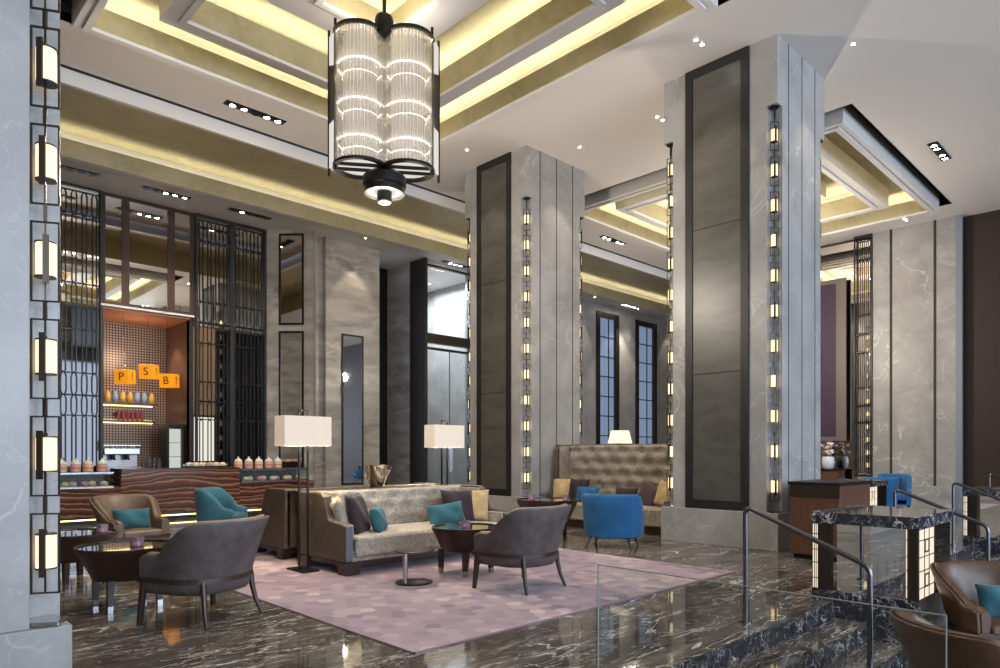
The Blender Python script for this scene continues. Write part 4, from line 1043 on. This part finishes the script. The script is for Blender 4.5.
def console(x0, x1, y0, y1, label, side=PIT):
    t = thing('marble_console', label, 'console', (0, 0, 0), 0, 'marble consoles with corner lanterns')
    m = MB(); m.box(x0 - .005, x1 + .005, y0 - .005, y1 + .005, .73, .833); m.build('slab_edge', STEPM, t, smooth=0); m = MB(); m.box(x0 - .004, x1 + .004, y0 - .004, y1 + .004, .833, .838); m.build('top_slab', FLOORM, t, smooth=0)
    m = MB(); m.box(x0, x1, y0, y1, side, .10); m.build('plinth', STEPM, t, smooth=0)
    m = MB(); m.box(x0 + .03, x1 - .03, y0 + .10, y1 - .22, .10, .73); m.build('mirror_body', CMIRROR, t, smooth=0)
    m = MB(); m.box(x0, x0 + .04, y0, y0 + .075, .10, .73); m.build('pilaster', BRONZE, t, smooth=0); m = MB(); m.box(x0 + .005, x0 + .05, y1 - .18, y1 - .06, .10, .73); m.build('pilaster', BRONZE, t, smooth=0)
    m = MB(); m.box(x0 + .56, x1 - .02, y0 + .02, y0 + .04, .10, .73); m.build('side_panel', DMIRROR, t, smooth=0)
    lantern(x0 + .045, x0 + .54, y0 + .005, y0 + .09, .105, .725, t); lantern(x0 + .005, x0 + .12, y1 - .058, y1 - .005, .105, .725, t)
    return t
console(6.75, 7.95, 1.73, 2.63, 'dark marble console with glowing corner lanterns beside the near stairs')
console(12.7, 13.9, 1.73, 2.63, 'dark marble console with lanterns beyond the second handrail, at right edge')
console(14.6, 15.8, 4.6, 5.5, 'dark marble console with lanterns behind the brown leather desk', 0)
# glass balustrade
t = thing('glass_balustrade', 'clear glass balustrade pane along the sunken seating area', 'balustrade', (2.44, .55, 0))
m = MB(); m.box(-.0045, .0045, 0, 1.33, 0, .9); m.build('glass_pane', TGLASS, t, smooth=0)
m = MB(); m.box(-.0045, .0045, 0, 1.33, .9, .903); m.box(-.0045, .0045, 1.33, 1.333, 0, .903); m.box(-.0045, .0045, -.003, 0, 0, .903); m.build('polished_edge', EDGE, t, smooth=0)
m = MB(); m.box(-.03, .03, 0, 1.33, 0, .05); m.build('channel', CHROME, t, smooth=0)
# handrails
def handrail(x, label, top=2.64, bot=1.69):
    t = thing('handrail', label, 'handrail', (x, 0, 0), 0, 'steel stair handrails'); r = .021
    zt, zb = .96, .57; z_end = PIT + .15
    pts = [(0, top, 0)]; P = [Vector((0, top, 0)), Vector((0, top, zt)), Vector((0, bot, zb)), Vector((0, bot, z_end - .15 if bot < 1.8 else z_end))]
    def fillet(P, R=.07, n=6):
        out = [P[0]]
        for i in range(1, len(P) - 1):
            a, b, c = P[i - 1], P[i], P[i + 1]; u = (a - b).normalized(); v = (c - b).normalized()
            for k in range(n + 1):
                s = k / n; out.append((b + u * R) * (1 - s) ** 2 + b * 2 * s * (1 - s) + (b + v * R) * s ** 2)
        return out + [P[-1]]
    zbase = PIT
    P[3] = Vector((0, bot, zbase))
    q = fillet(P); m = MB(); m.tube([tuple(p) for p in q], r, 12); m.build('rail', RAILM, t, 50)
    for y, z in ((top, 0), (bot, zbase)): m = MB(); m.lathe([(.05, z), (.05, z + .012)], 16, 0, y); m.build('foot_plate', RAILM, t)
    return t
handrail(5.40, 'steel handrail at the near stairs, in front of the wide column')
handrail(9.33, 'steel handrail at the second stairs behind the marble console')
handrail(12.15, 'steel handrail beside the far marble console at the right edge')
handrail(17.8, 'steel handrail farthest right, partly out of the picture', 3.2, 1.9)

# ------------------------------------------------------------------ right background
t = thing('host_desk', 'brown leather fronted desk with black top beside the wide column', 'desk', (0, 0, 0))
m = MB(); m.box(9.16, 10.3, 3.22, 3.86, .06, .98); m.build('body', BWOOD, t, smooth=0, bevel=.01)
m = MB(); m.box(9.14, 10.32, 3.20, 3.88, .98, 1.02); m.build('top', BLACKM, t, smooth=0, bevel=.004)
m = MB(); m.box(9.20, 10.26, 3.26, 3.82, 0, .06); m.build('plinth', BLACKM, t, smooth=0)
m = MB(); m.box(9.15, 9.165, 3.22, 3.86, .82, .98); m.build('front_band', BRONZE, t, smooth=0)
t = thing('wall_hanging', 'tall purple framed textile hanging over the mirrored right wall', 'wall hanging', (20.1, 6.9, 1.74), rad(-90))
m = MB(); m.box(-1.5, 0, -.03, .03, 0, 4.53); m.build('frame', plain('taupe_frame', (.12, .09, .08), .5), t, smooth=0)
def purple_grid():
    mm, nt, b = new_mat('purple_textile'); v = coords(nt, (1, 1, 1))
    br = node(nt, 'ShaderNodeTexBrick', offset=.0, i_Scale=4.0, i_Mortar_Size=.012); br.inputs['Color1'].default_value = (.03, .008, .04, 1); br.inputs['Color2'].default_value = (.018, .006, .03, 1); br.inputs['Mortar'].default_value = (.05, .018, .04, 1)
    v2 = coords(nt, (1, 1, 1), (PI / 2, 0, 0)); nt.links.new(v2, br.inputs['Vector']); nt.links.new(br.outputs['Color'], b.inputs['Base Color']); setp(b, rough=.6); return mm
m = MB(); m.box(-1.5, -.26, -.04, -.03, .12, 4.41); m.build('textile', purple_grid(), t, smooth=0)
pane('mirror_panel', 0, 2.06, 0, 7.3, 0, MIRROR, 'tall mirror on the right wall behind the purple hanging', 'mirrors on the right wall', .04).location = (20.29, 8.35, .02)
for o in COL.objects:
    if o.get('label', '').startswith('tall mirror on the right wall'): o.rotation_euler.z = rad(-90)
t = thing('sideboard', 'dark brown sideboard under the purple hanging', 'sideboard', (0, 0, 0)); m = MB(); m.box(19.5, 20.0, 6.9, 8.1, .08, .92); m.build('body', BWOOD, t, smooth=0); m = MB(); m.box(19.47, 20.02, 6.87, 8.13, .92, .96); m.build('top', BLACKM, t, smooth=0)
m = MB(); m.box(19.55, 19.95, 6.95, 8.05, 0, .08); m.build('plinth', BLACKM, t, smooth=0)
t = thing('flower_vase', 'white vase with pale flowers on the sideboard under the hanging', 'vase', (19.75, 7.25, .96))
m = MB(); m.lathe([(.10, 0), (.15, .05), (.17, .2), (.15, .33), (.14, .34)], 24); m.build('vase', plain('white_ceramic', (.6, .6, .66), .2), t, 40)
m = MB()
rr = random.Random(5)
for k in range(16):
    a = rr.uniform(0, 2 * PI); r = rr.uniform(.02, .2); z = rr.uniform(.42, .72); m.tube([(0, 0, .3), (r * math.cos(a) * .6, r * math.sin(a) * .6, (.3 + z) / 2), (r * math.cos(a), r * math.sin(a), z)], .006, 5)
m.build('stems', plain('stem_green', (.06, .09, .03), .6), t)
rr = random.Random(5); m = MB()
for k in range(16):
    a = rr.uniform(0, 2 * PI); r = rr.uniform(.02, .2); z = rr.uniform(.42, .72); m.lathe([(.01, z - .04), (.05, z), (.045, z + .03), (.01, z + .04)], 8, r * math.cos(a), r * math.sin(a))
m.build('blossoms', plain('pale_blossom', (.75, .55, .55), .6), t)

# ------------------------------------------------------------------ daylight through the south windows
for a, b in ((-3.5, 1), (2, 6.5), (7.5, 12), (13, 17.5)):
    area(((a + b) / 2, -9.05, 3.3), b - a, 6.4, 290, (.74, .85, 1), (PI / 2, 0, 0), 'window_daylight')
area((14.3, 18.8, 7.2), 2, 2, 200, (.8, .89, 1), (0, 0, 0), 'vestibule_daylight')
W_ = bpy.data.worlds.new('World'); S.world = W_; W_.use_nodes = True
W_.node_tree.nodes['Background'].inputs[0].default_value = (.55, .70, 1, 1); W_.node_tree.nodes['Background'].inputs[1].default_value = .6

for x, y, z, e, c in ((15.8, 7.6, 4.7, 300, (1, .88, .72)), (15.8, 7.6, 7.2, 60, (1, .88, .72)), (5.3, 18.2, 3.9, 12, (1, .8, .6))):  # unseen point lights added to brighten the far coffer and bar niche
    l = bpy.data.lights.new('added_fill', 'POINT'); l.energy = e; l.color = c; l.shadow_soft_size = .15
    o = bpy.data.objects.new('added_fill', l); COL.objects.link(o); o.location = (x, y, z)
spot(4.8, 18.4, 4.6, 60, 90); spot(5.8, 18.4, 4.6, 60, 90); spot(9.2, 7.7, ZC - .05, 160, 50, tgt=(10.4, 7.7, .8)); spot(6.0, 14.9 - .6, ZC - .2, 160, 70, tgt=(6, 17.5, 2));  # added spots without fixtures, lighting bar niche, banquette and bar wall
# ------------------------------------------------------------------ camera
TH = math.atan(703 / 683.)
cam = bpy.data.cameras.new('camera'); co = bpy.data.objects.new('camera', cam); COL.objects.link(co); S.camera = co
co.location = (0, 0, 1.4); co.rotation_euler = (PI / 2, 0, TH - PI / 2)
cam.sensor_width = 36; cam.sensor_fit = 'HORIZONTAL'; cam.lens = 36 * 683 / 1000.; cam.shift_y = .119; cam.clip_start = .05; cam.clip_end = 200
v = S.view_settings; v.view_transform = 'Standard'; v.look = 'None'; v.gamma = 1; v.use_curve_mapping = False; v.exposure = 1.0
S.cycles.use_denoising = True
S.cycles.max_bounces = 8; S.cycles.diffuse_bounces = 4; S.cycles.glossy_bounces = 4; S.cycles.transparent_max_bounces = 16
S.cycles.sample_clamp_indirect = 8; S.cycles.caustics_reflective = False; S.cycles.caustics_refractive = False
